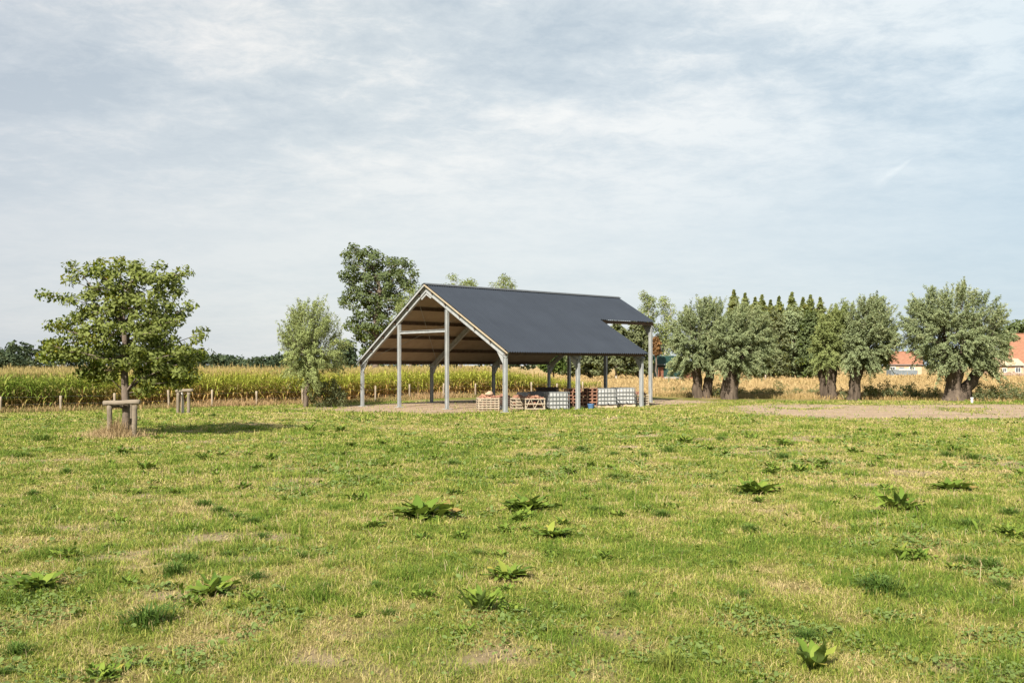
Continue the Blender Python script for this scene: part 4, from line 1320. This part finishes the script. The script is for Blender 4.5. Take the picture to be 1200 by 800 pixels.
# ---------------------------------------------------------------- pollard willows on the right
pollard('pollard_willow', 72, [(779, 408), (781, 385), (790, 366), (803, 354), (820, 348), (838, 350), (850, 360), (856, 385), (854, 420), (842, 436), (825, 432), (808, 440), (790, 438), (782, 428)],
        [[(817, 464, 6.5), (817, 450, 5.2), (816, 436, 5.5), (818, 425, 7)], [(828, 464, 6), (829, 450, 5), (832, 438, 5), (830, 426, 6)]], (822, 415), 'pollard willow with a forked trunk nearest the shed', 221, n=520, per=62)
pollard('pollard_willow', 69.5, [(826, 398), (834, 376), (848, 362), (866, 355), (884, 358), (900, 370), (910, 388), (912, 408), (902, 426), (888, 440), (870, 436), (856, 444), (840, 436), (828, 420)],
        [[(855, 467, 11), (855, 455, 9), (856, 442, 8.5), (858, 430, 10)], [(857, 440, 6), (864, 428, 5)]], (862, 418), 'pollard willow with a thick single trunk, second from the shed', 223, n=560, per=62)
pollard('pollard_willow', 70, [(950, 408), (952, 388), (961, 370), (976, 357), (992, 352), (1002, 366), (1004, 400), (996, 428), (978, 436), (962, 434), (952, 426)],
        [[(972, 468, 9.5), (972, 455, 8), (971, 442, 8), (972, 432, 10)], [(966, 441, 3.5), (962, 433, 3.5)]], (974, 422), 'pollard willow with a broad ivy-darkened trunk, left one of the middle pair', 225, n=500, per=62, leafmat=L_wip)
pollard('pollard_willow', 67.5, [(984, 412), (986, 380), (996, 360), (1010, 349), (1024, 343), (1038, 349), (1049, 364), (1055, 388), (1054, 412), (1044, 428), (1024, 432), (1006, 436), (990, 430)],
        [[(1000, 469, 8), (1001, 456, 6.5), (1001, 444, 6.5), (1003, 432, 8.5)]], (1008, 420), 'pollard willow with a slim leaning trunk, right one of the middle pair', 227, n=520, per=62)
pollard('pollard_willow', 66, [(1051, 398), (1053, 374), (1066, 354), (1084, 344), (1098, 333), (1112, 335), (1126, 330), (1142, 334), (1152, 330), (1160, 346), (1172, 356), (1184, 368), (1192, 386), (1191, 408), (1182, 428), (1168, 444), (1152, 436), (1130, 432), (1106, 440), (1090, 430), (1073, 416)],
        [[(1116, 471, 15), (1117, 463, 11), (1118, 450, 8.5), (1116, 438, 8.5), (1110, 424, 6)], [(1124, 468, 10), (1132, 455, 6.5), (1142, 442, 6), (1152, 428, 6)], [(1118, 452, 5), (1124, 438, 5), (1128, 424, 5)]], (1126, 412), 'largest pollard willow with a massive split trunk, farthest from the shed', 229, n=820, per=62, length=1.05)

# ---------------------------------------------------------------- trees at the back of the meadow
GB = 'bushy trees along the back of the meadow'
hd = [(648, 415, 436, 30, 'round dark bush at the maize end of the tree row behind the shed', 120, L_dark), (668, 402, 440, 30, 'dense dark green tree in the back row, seen under the roof right of the maize', 140, L_hdg), (692, 392, 441, 32, 'mid green tree in the back row, seen between the middle and last roof posts', 145, L_hdg),
      (722, 376, 441, 36, 'light green tree with pale stems in the back row, under the shed eave', 148, L_hdg), (748, 372, 441, 34, 'dark tree in the back row just left of the far corner post', 150, L_hdg)]
for k, (x_, top, bot, w_, lab, Y_, lm) in enumerate(hd):
    h_ = bot - top
    pl = [(x_ - w_ * .5, bot - 4), (x_ - w_ * .52, top + h_ * .45), (x_ - w_ * .33, top + h_ * .12), (x_, top), (x_ + w_ * .34, top + h_ * .15), (x_ + w_ * .52, top + h_ * .5), (x_ + w_ * .46, bot - 3), (x_, bot)]
    px_tree('tree', Y_, pl, x_, lab, lm, 85, 70, .72, .42, .24, 241 + 2 * k, GB, BARK_P if k == 3 else BARK, mind=.55, tvar=.3, inset=2)
px_tree('tree', 152, [(742, 405), (744, 360), (752, 338), (760, 346), (766, 340), (771, 352), (772, 400), (764, 432), (744, 432)], 757, 'tall wispy yellow green tree above the stepped end of the roof', L_wip, 95, 46, .75, .36, .13, 261, GB, BARK_P, mind=.5, tvar=.3)
px_tree('tree', 154, [(768, 400), (770, 352), (776, 342), (784, 350), (792, 362), (797, 385), (792, 412), (780, 428), (770, 426)], 779, 'wispy pale tree left of the first pollard willow', L_wip, 90, 46, .75, .34, .12, 263, GB, BARK_P, mind=.5, tvar=.3)
px_tree('tree', 146, [(762, 412), (764, 396), (770, 391), (775, 398), (776, 414), (770, 420)], 769, 'small rust-coloured tree behind the far corner post', L_red, 40, 50, .45, .3, .18, 265, None, mind=.3)
md = [(884, 362, 442, 34, 'dense green tree behind the second pollard willow', L_hdg, 145), (906, 360, 443, 36, 'yellowish bushy tree low in the gap between the willow pairs', L_hdg, 146), (930, 354, 443, 36, 'tall grey green bushy tree in the gap between the willow pairs', L_wil, 150), (950, 360, 443, 30, 'dark bushy tree behind the left one of the middle pair', L_big, 148)]
for k, (x_, top, bot, w_, lab, lm, Y_) in enumerate(md):
    h_ = bot - top
    pl = [(x_ - w_ * .46, bot - 3), (x_ - w_ * .54, top + h_ * .5), (x_ - w_ * .36, top + h_ * .18), (x_ - 2, top), (x_ + w_ * .30, top + h_ * .12), (x_ + w_ * .52, top + h_ * .45), (x_ + w_ * .48, bot - 4), (x_, bot)]
    px_tree('tree', Y_, pl, x_, lab, lm, 120, 70, .78, .40, .2, 271 + 2 * k, GB, mind=.55, tvar=.3, inset=2)
GP = 'columnar poplars in a row beyond the meadow'
for k, (x_, top, w_) in enumerate([(860, 343, 18), (873, 347, 22), (885, 352, 18), (893, 349, 17), (903, 355, 20), (913, 351, 18), (928, 346, 23), (941, 352, 24), (950, 349, 18), (961, 352, 24)]):
    bot = 436
    pl = [(x_ - w_ * .42, bot), (x_ - w_ * .5, 400), (x_ - w_ * .44, top + 20), (x_ - 3, top + 2), (x_ + 3, top + 2), (x_ + w_ * .44, top + 20), (x_ + w_ * .5, 400), (x_ + w_ * .42, bot)]
    lab = 'slim pointed columnar poplar in the row rising above the meadow trees'
    px_tree('poplar_tree', 188 + (k % 3) * 2, pl, x_, lab, L_pop, 190, 34, .55, .42, .25, 291 + 2 * k, GP, mind=.35, thick=1.0, inset=1.2, spire=top - 3, tvar=.3)
px_tree('tree', 230, [(1168, 428), (1170, 392), (1178, 378), (1190, 373), (1206, 376), (1216, 392), (1216, 425)], 1192, 'dark green tree behind the farmhouse at the right edge', L_big, 90, 60, 1.3, .7, .42, 331, mind=.9, r_tip=.05)


# far wood on the horizon
def far_wood():
    rng = np.random.default_rng(91)
    C = []
    for x0, x1, Y0 in ((-330, -92, 430), (-130, 330, 470)):
        x = rng.uniform(x0, x1, 1500); y = Y0 + rng.uniform(0, 26, len(x))
        top = 4.0 + 9.5 * np.clip(fbm(x, 0 * x, 30, 71, 3) * 1.5 - .28, 0, 1) + 2.6 * (vnoise(x / 5., 0 * x, 3) - .5)
        z = rng.random(len(x)) ** .6 * top
        C.append(np.stack([x, y, z], -1))
    C = np.concatenate(C)
    V, q, t = clump_leaves(C, 16, 1.9, 1.5, .95, rng, C.mean(0) - np.array([0, 0, 80]), out=.2)
    tag(mk_obj('far_woods', V, [q], L_far, tint=t), kind='stuff')


far_wood()


# ---------------------------------------------------------------- dry meadow
def meadow():
    rng = np.random.default_rng(101)
    X = []; Y = []; H = []; W = []
    for y0, y1, dens, hh, ww in ((60, 80, 70, .42, .05), (80, 105, 34, .55, .075), (105, 150, 13, .6, .13), (150, 215, 5, .62, .22)):
        x, y = scatter_view(y0, y1, dens, rng, 1.06, 1)
        k = x > -8
        X.append(x[k]); Y.append(y[k]); H.append(np.full(k.sum(), hh)); W.append(np.full(k.sum(), ww))
    x = np.concatenate(X); y = np.concatenate(Y); h = np.concatenate(H); w = np.concatenate(W)
    b, mead, d, p = zones(x, y)
    k = rng.random(len(x)) < mead
    x, y, h, w = x[k], y[k], h[k], w[k]
    n1 = fbm(x, y, 7, 111, 4); n2 = fbm(x, y, 1.6, 112, 3)
    front = np.interp(x, [-5, 8, 14, 24, 40], [84, 77, 72, 68, 63])
    lowgreen = sstep(6, 0, y - front)
    t = np.clip(.70 + 1.0 * (n1 - .5) + .7 * (n2 - .5) - .22 * lowgreen + rng.normal(0, .14, len(x)), 0, 1)
    c = lerpc([(0, (.13, .13, .035)), (.25, (.27, .205, .08)), (.55, (.375, .27, .12)), (1, (.47, .345, .17))], t)
    hh = h * (.55 + .7 * n1) * np.exp(rng.normal(0, .25, len(x))) * (.72 + .28 * sstep(0, 6, y - front))
    blades('meadow_grass', x, y, hh, w, c, rng, lean=.35)


meadow()

# rank weeds in the ditch between the willows
rd = np.random.default_rng(121)
pts = []
for x0, x1, yb, nn, hh in ((834, 846, 466, 60, .8), (866, 960, 465, 260, .62), (984, 994, 468, 40, .6), (1010, 1100, 468, 420, .85), (1142, 1206, 470, 380, .95), (776, 812, 462, 90, .45), (905, 925, 461, 60, .8)):
    for _ in range(int(nn * .4)):
        px = rd.uniform(x0, x1); Yb = F * CAMH / (yb - HZ) + rd.uniform(-.3, 2.6)
        pts.append((UZ(px, Yb), Yb, rd.uniform(.05, hh * math.exp(rd.normal(0, .25)))))
WC = np.array(pts)
V, q, t = clump_leaves(WC, 26, .26, .16, .05, rd, np.array([30., 80, -30]), up=.5, flat=.8)
tag(mk_obj('ditch_weeds', V, [q], L_hdg, tint=np.clip(t + .05, 0, 1)), kind='stuff')

# ---------------------------------------------------------------- farm buildings far right
M_tileroof = mat_solid('orange_roof_tile', (.19, .085, .05), (.28, .14, .085), .85, 1.5, bump=.5, stretch=(1, 1, 3), bscale=6)
M_wallb = mat_solid('pale_brick_wall', (.40, .27, .18), (.52, .38, .27), .9, 2.5)
M_wallw = mat_solid('white_render', (.46, .44, .41), (.58, .56, .52), .85, 2)
M_glass = mat_solid('window_glass', (.05, .06, .07), (.10, .11, .12), .15, 2, spec=.6)
M_frame = mat_solid('white_frame', (.72, .72, .70), (.8, .8, .78), .5, 3)
M_green = mat_solid('dark_green_sheet', (.008, .030, .024), (.015, .045, .035), .6, 2)
M_rust = mat_solid('rust_red_boards', (.13, .05, .028), (.20, .085, .05), .85, 3)
M_dkgrey = mat_solid('grey_panel', (.12, .14, .15), (.20, .22, .23), .6, 2)


def house(name, px, Y, w, d, eave, ridge, label, wall, rz=0, wins=(), cat='house', roof=None, doors=()):
    o = thing(name, (UZ(px, Y), Y, 0), label, cat, rz=rz)
    m = MB()
    m.prism([(-d / 2, -.3), (d / 2, -.3), (d / 2, eave), (0, ridge - .12), (-d / 2, eave)], -w / 2, w / 2, lambda a, b, h: (h, a, b))
    m.build('wall', wall, o)
    k = (ridge - eave) / (d / 2)
    m = MB()
    for sgn in (-1, 1):
        e = d / 2 + .3
        m.prism([(sgn * e, eave - .3 * k), (sgn * .001, ridge), (sgn * .001, ridge + .16), (sgn * e, eave - .3 * k + .16)], -w / 2 - .25, w / 2 + .25, lambda a, b, h: (h, a, b))
    r = m.build('roof', roof or M_tileroof, o)
    m = MB(); m.tube([(-w / 2 - .25, 0, ridge + .14), (w / 2 + .25, 0, ridge + .14)], .12, 8); m.build('ridge_tiles', roof or M_tileroof, r, True)
    m = MB(); m.tube([(-w / 2 - .2, -d / 2 - .36, eave - .3 * k + .02), (w / 2 + .2, -d / 2 - .36, eave - .3 * k + .02)], .07, 8); m.build('gutter', M_dkgrey, r, True)
    for x, z, ww, hh in wins:
        f = MB(); y = -d / 2 - .03
        for c, sz in (((x, y, z + hh / 2), (ww + .1, .06, .08)), ((x, y, z - hh / 2), (ww + .1, .06, .08)), ((x - ww / 2, y, z), (.08, .06, hh - .08)), ((x + ww / 2, y, z), (.08, .06, hh - .08)), ((x, y, z), (.05, .05, hh - .08))): f.box(c, sz)
        fo = f.build('window', M_frame, o)
        g = MB(); g.box((x, y + .012, z), (ww - .04, .02, hh - .04)); g.build('pane', M_glass, fo)
    for x, ww, hh, mt in doors:
        g = MB(); g.box((x, -d / 2 - .025, hh / 2), (ww, .06, hh)); dd = g.build('door', mt, o)
        g = MB(); g.box((x + ww * .38, -d / 2 - .075, hh * .48), (.06, .05, .12)); g.build('handle', M_dkgrey, dd)
    return o


house('farmhouse', 1061, 205, 6.2, 6, 2.8, 5.2, 'low brick farmhouse with an orange tiled roof seen between the two right pollards', M_wallb, -.36, wins=((-2.6, 1.6, 1.0, 1.1), (1.2, 1.6, 1.0, 1.1)), doors=((-.8, 1.0, 2.1, M_dkgrey),))
house('farmhouse', 1228, 200, 13.5, 9, 3.2, 9.0, 'white walled farmhouse with a steep orange roof at the right edge', M_wallw, -.58, wins=((-5.2, 1.7, .9, 1.2), (-2.4, 1.7, .9, 1.2), (1, 1.7, .9, 1.2)), doors=((-3.8, 1.0, 2.2, M_dkgrey),))
house('outbuilding', 1176, 198, 5.6, 5, 2.5, 3.7, 'small pale brick outbuilding beside the white farmhouse', M_wallb, .05, wins=((1.6, 1.5, 1.1, 1.0), (-1.2, 1.5, .8, .8)), cat='outbuilding', roof=M_wallb)
tl = thing('trailer', (UZ(1057, 190), 190, 0), 'grey farm trailer with a pale top parked before the low brick farmhouse', 'trailer', rz=.05)
MB().box((0, 0, .95), (5.4, 2.2, 1.1)).build('body', M_dkgrey, tl, bevel=.08)
MB().box((.4, 0, 1.62), (3.0, 2.0, .22)).build('cover', M_wallw, tl, bevel=.06)
for x in (-1.5, 1.5):
    for y in (-1.0, 1.0):
        w_ = MB(); w_.tube([(x, y - .12, .40), (x, y + .12, .40)], .40, 16); w_.build('wheel', M_capm, tl, True)
rub = thing('rubble_heap', (UZ(1187, 180), 180, 0), 'brown rubble heap before the white farmhouse', 'heap')
rr_ = np.random.default_rng(131); hb = heap(rub, 'rubble', 2.4, 1.2, .05, 260, rr_, mat_brick('rubble', (.20, .13, .09), (.36, .27, .20)), (.5, .4, .25), 1.1)
gs = house('green_shed', 784, 150, 4.4, 4, 2.7, 3.7, 'dark green sheet-metal shed with a rust-red door behind the nearest pollard', M_green, .0, cat='shed', roof=M_green, doors=((-1.62, .85, 2.2, M_rust),))
lb = thing('board_stack', (UZ(789, 140), 140, 0), 'low stack of grey boards lying in front of the green shed', 'board stack')
mbb = MB()
for k in range(4): mbb.box((rp.normal(0, .05), rp.normal(0, .05), .45 + .09 * k), (2.7, .9, .07))
mbb.build('boards', mat_solid('grey_boards', (.25, .25, .24), (.40, .39, .37), .9, 4), lb)
mbb = MB()
for x in (-1, 1): mbb.box((x, 0, .2), (.15, .9, .42))
mbb.build('bearers', M_dkwood, lb)
bw = thing('brick_wall', (UZ(806, 142), 142, 0), 'short low red brick wall behind the forked pollard trunk', 'wall')
MB().box((0, 0, .6), (1.6, .3, 1.4)).build('wall_face', M_rust, bw); MB().box((0, 0, 1.33), (1.7, .36, .07)).build('coping', M_wallb, bw)

# white marker by the track and a lone post in the meadow
mk = thing('marker_post', at_px(1139, 62), 'short white plastic marker post by the track near the largest willow', 'marker post')
MB().tube([(0, 0, -.1), (0, 0, .30)], .07, 12).build('pipe', M_frame, mk, True); MB().tube([(0, 0, .30), (0, 0, .37)], .095, 12).build('cap', M_frame, mk, True)
rough_log([(0, 0, -.3), (.02, 0, 1.15)], .10, 9, 140, .03, 5)
fp = rough_log([(0, 0, -.3), (.02, 0, 1.2)], .10, 9, 140, .03, 5).build('wooden_post', M_fpost, None, True); fp.location = at_px(897, 128); tag(fp, 'lone wooden post in the dry meadow between the willow pairs', 'post')

# ---------------------------------------------------------------- weeds and tufts in the pasture
M_dock = mat_leaf('dock_leaf', [(0, (.060, .108, .016)), (.5, (.118, .180, .026)), (.85, (.19, .245, .04)), (.95, (.28, .26, .05)), (1, (.25, .18, .06))], .24, (.13, .18, .05), .6, .12)


def dock_mesh(kind, seed):
    """broad dock leaves; upright clump, flat rosette or ragged bush, radius about 1"""
    rng = np.random.default_rng(seed)
    V = []; Q = []; T = []; o = 0
    nl = {'up': 26, 'rosette': 54, 'bush': 70, 'big': 10}[kind]
    for i in range(nl):
        az = i * 2.4 + rng.normal(0, .35)
        L = rng.uniform(.28, .78); W = L * rng.uniform(.24, .34)
        el = {'up': rng.uniform(.7, 1.25), 'rosette': rng.uniform(.35, 1.15), 'bush': rng.uniform(.35, 1.25), 'big': rng.uniform(.40, .95)}[kind]
        if kind == 'big': L = rng.uniform(.7, 1.05); W = L * rng.uniform(.38, .48)
        if kind == 'bush': L *= .52; W *= .62
        st = {'up': .12, 'rosette': .16, 'bush': .30, 'big': .12}[kind] * L
        d = np.array([math.cos(az), math.sin(az)]); sd = np.array([-d[1], d[0]])
        root = rng.normal(0, {'bush': .20, 'rosette': .17}.get(kind, .10), 2)
        m = 7; u = np.linspace(0, 1, m)
        curl = rng.uniform(.45, 1.15)
        ang = el - curl * u ** 1.5
        ds = (L + st) / (m - 1)
        r = np.concatenate([[0], np.cumsum(np.cos(ang[:-1]) * ds)]); z = np.concatenate([[0], np.cumsum(np.sin(ang[:-1]) * ds)])
        wd = W * np.array([.10, .22, .85, 1.0, .82, .48, .03]); fold = .30 * wd
        wave = rng.normal(0, .09, (m, 2)) * W * 2
        ctr = np.stack([root[0] + d[0] * r, root[1] + d[1] * r, np.maximum(z, .015)], -1)
        sdv = np.array([sd[0], sd[1], 0])
        Lf = ctr + sdv * (wd / 2)[:, None]; Rt = ctr - sdv * (wd / 2)[:, None]
        Lf[:, 2] += fold * .5 + wave[:, 0]; Rt[:, 2] += fold * .5 + wave[:, 1]
        V.append(np.stack([Lf, ctr, Rt], 1).reshape(-1, 3))
        tt = np.clip(.5 + rng.normal(0, .22), 0, 1)
        for k in range(m - 1):
            b = o + 3 * k
            Q += [(b, b + 1, b + 4, b + 3), (b + 1, b + 2, b + 5, b + 4)]; T += [tt, tt]
        o += 3 * m
    return np.concatenate(V), np.array(Q), T




def dead_stalks():
    rng = np.random.default_rng(12)
    x, y = scatter_view(4.5, 26, 9, rng)
    k = fbm(x, y, 3, 46, 3) > .46
    x, y = x[k], y[k]; n = len(x)
    blades('dead_stalks', x, y, rng.uniform(.08, .20, n), .003 + .00045 * y, lerpc([(0, (.30, .22, .11)), (1, (.46, .38, .22))], rng.random(n)), rng, lean=.35)


dead_stalks()


def pasture_weeds():
    """mats of small round leaves growing low between the grasses"""
    rng = np.random.default_rng(9)
    X = []; Y = []; S = []
    for y0, y1, dens, sz in ((4.5, 9, 900, .030), (9, 14, 620, .034), (14, 22, 330, .045), (22, 34, 130, .065), (34, 46, 45, .09)):
        x, y = scatter_view(y0, y1, dens, rng); X.append(x); Y.append(y); S.append(np.full(len(x), sz))
    x = np.concatenate(X); y = np.concatenate(Y); sz = np.concatenate(S)
    b, m, d, p = zones(x, y)
    mat_ = sstep(.56, .68, fbm(x, y, .75, 41, 3)) * sstep(.46, .62, fbm(x, y, 5, 42, 3))
    k = (rng.random(len(x)) < mat_ + .03) & (b < .4) & (m < .5)
    x, y, sz = x[k], y[k], sz[k]; n = len(x)
    P = np.stack([x, y, gz(x, y) + rng.uniform(.012, .065, n)], -1)
    N = rng.normal(0, .45, (n, 3)) + np.array([0, 0, 1.]); A = rng.normal(0, 1, (n, 3))
    s_ = sz * np.exp(rng.normal(0, .3, n))
    V, q = place_leaves(P, N, A, s_ * 1.25, s_ * .85, np.array([[-.5, 0, 0], [-.2, .42, .06], [.2, .40, .05], [.5, 0, -.05], [.2, -.40, .05], [-.2, -.42, .06]]))
    tag(mk_obj('pasture_weeds', V, [q], M_dock, tint=np.clip(.42 + rng.normal(0, .2, n), 0, .9)), kind='stuff')


pasture_weeds()

dock_src = {}
for kd, ns in (('up', 4), ('rosette', 7), ('bush', 7), ('big', 1)):
    for j in range(ns):
        V, Q, T = dock_mesh(kd, 400 + 10 * j + len(kd))
        dock_src.setdefault(kd, []).append((V, Q, T))
dock_me = {}


def plant(kind, px, py, wpx, label, group=None, var=0, rz=None, hs=1.0):
    """one weed standing at a photo pixel, about wpx pixels wide"""
    rng = np.random.default_rng(int(px * 7 + py * 13))
    p = U(px, py); p[2] = float(gz(p[0], p[1])) - .005
    r = wpx / 2 * p[1] / F / .66
    vr = var % len(dock_src[kind])
    if (kind, vr) not in dock_me:
        V, Q, T = dock_src[kind][vr]
        o = mk_obj('dock_plant', V, [Q], M_dock, tint=T, smooth=True); dock_me[(kind, vr)] = o.data
    else:
        o = bpy.data.objects.new('dock_plant', dock_me[(kind, vr)]); col.objects.link(o)
    o.location = p; o.rotation_euler = (0, 0, rng.uniform(0, 6.28) if rz is None else rz); o.scale = (r, r, r * hs * 1.12 + .03)
    return tag(o, label, 'weed', group)


GD = 'broad-leaved docks in the pasture'
SMALL_D = 'small dark green dock clump among the short pasture grass'
big_docks = [
    ('big', 953, 781, 47, 'dock with upright glossy oval leaves near the bottom edge, right of centre', 0, 1.15),
    ('up', 563, 716, 60, 'large dock with pale raised leaves and a dark heart near the bottom centre', 0, .9),
    ('bush', 597, 716, 44, 'ragged dock clump touching the right side of the large dock', 0, .7),
    ('rosette', 597, 678, 54, 'pale green leafy clump just beyond the large dock', 1, .6),
    ('rosette', 499, 606, 78, 'wide flat dock rosette with one raised leaf tuft in the middle of the field', 0, .55),
    ('bush', 421, 585, 36, 'compact dark green leafy clump left of the wide flat rosette', 1, .85),
    ('rosette', 887, 577, 54, 'flat dock rosette in front of the dirt track, right of centre', 2, .6),
    ('rosette', 1055, 598, 50, 'star-shaped dock beside the worn bare patch on the right', 3, .85),
    ('bush', 1037, 574, 32, 'dark dock just behind the star-shaped dock', 2, .6),
    ('rosette', 1117, 574, 48, 'flat row of dock leaves behind the worn bare patch on the right', 0, .5),
    ('bush', 1182, 630, 48, 'tall dark dock clump at the right edge of the field', 0, .9),
    ('bush', 1060, 655, 62, 'tangled yellowish weed clump on the right side of the field', 1, .65),
    ('rosette', 620, 598, 58, 'loose light green dock rosette in the fresh green strip', 3, .6),
    ('rosette', 650, 629, 50, 'low dock rosette in front of the fresh green strip', 1, .5),
    ('bush', 590, 623, 38, 'bright leafy clump left of the low rosette', 2, .7),
    ('bush', 122, 792, 72, 'broad bright green dock at the bottom left edge', 0, .6),
    ('rosette', 42, 691, 70, 'flat dark dock rosette near the left edge', 2, .5),
    ('rosette', 250, 697, 56, 'pale arched dock leaves left of centre in the near grass', 3, .7),
    ('up', 298, 706, 30, 'small dock right of the pale arched leaves', 1, .7),
    ('bush', 152, 577, 32, 'leafy weed clump below the wooden stake frame', 2, .7),
    ('bush', 66, 597, 20, 'dark crisp dock left of the leafy clump below the frame', 1, .8),
    ('bush', 938, 552, 34, 'dark dock with one yellow leaf in front of the track', 0, .8),
    ('bush', 717, 548, 28, 'low dark dock in the middle distance under the shed corner', 1, .6),
    ('up', 362, 505, 22, 'dark dock at the tip of the tree shadow', 2, .8),
    ('up', 399, 505, 19, 'dark dock just right of the tree shadow tip', 0, .8),
    ('bush', 508, 538, 24, 'light green dock in front of the shed gable', 2, .9),
]
for k, (kd, px, py, w_, lab, vr, hs) in enumerate(big_docks): plant(kd, px, py, w_, lab, GD, vr, hs=hs)
rsat = np.random.default_rng(77)
for (kd, px, py, w_, lab, vr, hs) in big_docks[1:]:           # smaller docks rooted round the big ones
    for _ in range(rsat.integers(1, 4)):
        plant(('bush', 'rosette')[int(rsat.integers(0, 2))], px + rsat.normal(0, .62) * w_, py + rsat.normal(0, .16) * w_, w_ * rsat.uniform(.3, .6), SMALL_D, 'small docks in the pasture', int(rsat.integers(0, 7)), hs=.75)
for k, (px, py, w_) in enumerate([(247, 506, 13), (412, 522, 18), (447, 521, 17), (477, 520, 18), (404, 533, 15), (317, 538, 22), (185, 513, 24), (240, 537, 20), (173, 549, 28), (254, 564, 24), (285, 571, 20), (115, 574, 20), (182, 564, 20), (253, 551, 14), (142, 531, 20),
                                  (880, 513, 24), (918, 521, 22), (958, 518, 11), (1018, 504, 13), (1055, 511, 13), (1132, 513, 13), (1084, 540, 15), (962, 549, 18), (1195, 556, 20), (770, 521, 13), (803, 518, 20), (668, 556, 24), (625, 545, 16), (725, 606, 20), (710, 657, 26), (606, 676, 26), (1000, 531, 16), (832, 527, 16), (482, 541, 20), (332, 585, 14), (202, 577, 18), (90, 516, 20), (1120, 531, 22), (1030, 540, 12), (560, 523, 14), (690, 545, 16), (850, 533, 18)]):
    plant(('bush', 'rosette', 'up')[k % 3], px, py, w_, SMALL_D, 'small docks in the pasture', k, hs=.75)

rq = np.random.default_rng(303)
kq = 0
while kq < 95:                                               # the many smaller clumps, thicker in some parts than others
    py_ = HZ + 1 / rq.uniform(1 / 340., 1 / 68.); px_ = rq.uniform(0, 1200); p_ = U(px_, py_)
    if fbm(p_[0], p_[1], 6, 45, 3) < rq.uniform(.38, .62): continue
    b_, m_, d_, q_ = zones(p_[:1], p_[1:2])
    if b_[0] > .2 or m_[0] > .2: continue
    plant(('bush', 'bush', 'rosette')[kq % 3], px_, py_, rq.uniform(.16, .42) * F / p_[1], SMALL_D, 'small docks in the pasture', kq, hs=.7); kq += 1

GT = 'dark grass tufts in the pasture'


def tuft_mesh(seed, tone):
    rng = np.random.default_rng(seed); n = 190
    a = rng.uniform(0, 2 * PI, n); r = np.minimum(np.abs(rng.normal(0, .32, n)), .62); ph = a + rng.normal(0, .6, n)
    base = np.stack([np.cos(a) * r, np.sin(a) * r * .8], -1); d = np.stack([np.cos(ph), np.sin(ph)], -1)
    h = rng.uniform(.25, .62, n) * np.exp(-r * .35); w = rng.uniform(.018, .034, n)
    ln = rng.uniform(.1, .9, n)
    sd = np.stack([-d[:, 1], d[:, 0]], -1) * (w / 2)[:, None]
    mid = base + d * (h * ln * .4)[:, None]; tip = base + d * (h * ln * 1.35)[:, None]
    V = np.zeros((n, 5, 3))
    V[:, 0, :2] = base - sd; V[:, 1, :2] = base + sd; V[:, 2, :2] = mid + sd; V[:, 3, :2] = mid - sd; V[:, 4, :2] = tip
    V[:, 2:4, 2] = (h * .65)[:, None]; V[:, 4, 2] = h * (1.05 - .45 * ln)
    b = np.arange(n)[:, None] * 5
    c = lerpc([(0, (.055, .105, .017)), (.6, (.105, .170, .026)), (1, (.22, .25, .05))], np.clip(tone + rng.normal(0, .2, n), 0, 1))
    return V.reshape(-1, 3), [b + np.array([[0, 1, 2, 3]]), b + np.array([[3, 2, 4]])], np.concatenate([c, c])


tuft_me = {}


def tuft(px, py, wpx, tone=.4, label='dark green grass tuft standing in the short dry pasture', hs=1.0, var=0):
    p = U(px, py); p[2] = float(gz(p[0], p[1])) - .005
    r = wpx / 2 * p[1] / F / .62
    key = (var % 4, round(tone * 5))
    if key not in tuft_me:
        V, Fc, c = tuft_mesh(500 + key[0] * 7 + key[1], key[1] / 5)
        o = mk_obj('grass_tuft', V, Fc, M_blade, fcol=c); tuft_me[key] = o.data
    else:
        o = bpy.data.objects.new('grass_tuft', tuft_me[key]); col.objects.link(o)
    o.location = p; o.rotation_euler = (0, 0, px * 1.7 + py); o.scale = (r, r, r * hs)
    return tag(o, label, 'grass tuft', GT)


for k, (px, py, w_, tn) in enumerate([(50, 516, 30, .6), (28, 535, 26, .4), (78, 554, 26, .5), (38, 580, 26, .4), (4, 594, 16, .3), (238, 592, 30, .3), (258, 600, 30, .3), (275, 607, 30, .3), (296, 613, 30, .4), (307, 630, 24, .2), (350, 654, 30, .3),
                                      (276, 645, 26, .6), (205, 674, 52, .3), (300, 680, 36, .2), (172, 733, 78, .2), (20, 768, 50, .3), (5, 790, 30, .3), (220, 660, 40, .5), (268, 652, 24, .4), (440, 688, 26, .4), (680, 528, 26, .5), (720, 533, 20, .4), (782, 529, 26, .3), (755, 534, 20, .4), (845, 516, 22, .4),
                                      (918, 538, 28, .2), (880, 623, 34, .5), (775, 606, 30, .5), (1135, 618, 36, .4), (1160, 666, 46, .4), (1130, 660, 34, .4), (1030, 692, 66, .2), (945, 748, 44, .2), (870, 700, 30, .4), (740, 700, 30, .5), (1185, 605, 36, .5),
                                      (1175, 690, 40, .4), (650, 524, 14, .5), (530, 545, 24, .5), (545, 532, 22, .4), (720, 560, 26, .6), (610, 535, 20, .5), (1140, 540, 30, .5), (1110, 536, 26, .5), (700, 600, 26, .6), (455, 720, 28, .5), (380, 690, 26, .5), (90, 660, 26, .4), (560, 650, 24, .6), (250, 486, 14, .4), (232, 484, 10, .4), (495, 531, 18, .4), (860, 660, 22, .6), (1060, 700, 26, .5), (800, 650, 24, .6)]):
    tuft(px, py, w_, tn, var=k, hs=.8)
tuft(785, 783, 52, .95, 'light green upright grass tuft at the bottom edge, left of the glossy dock', 1.25, 1)
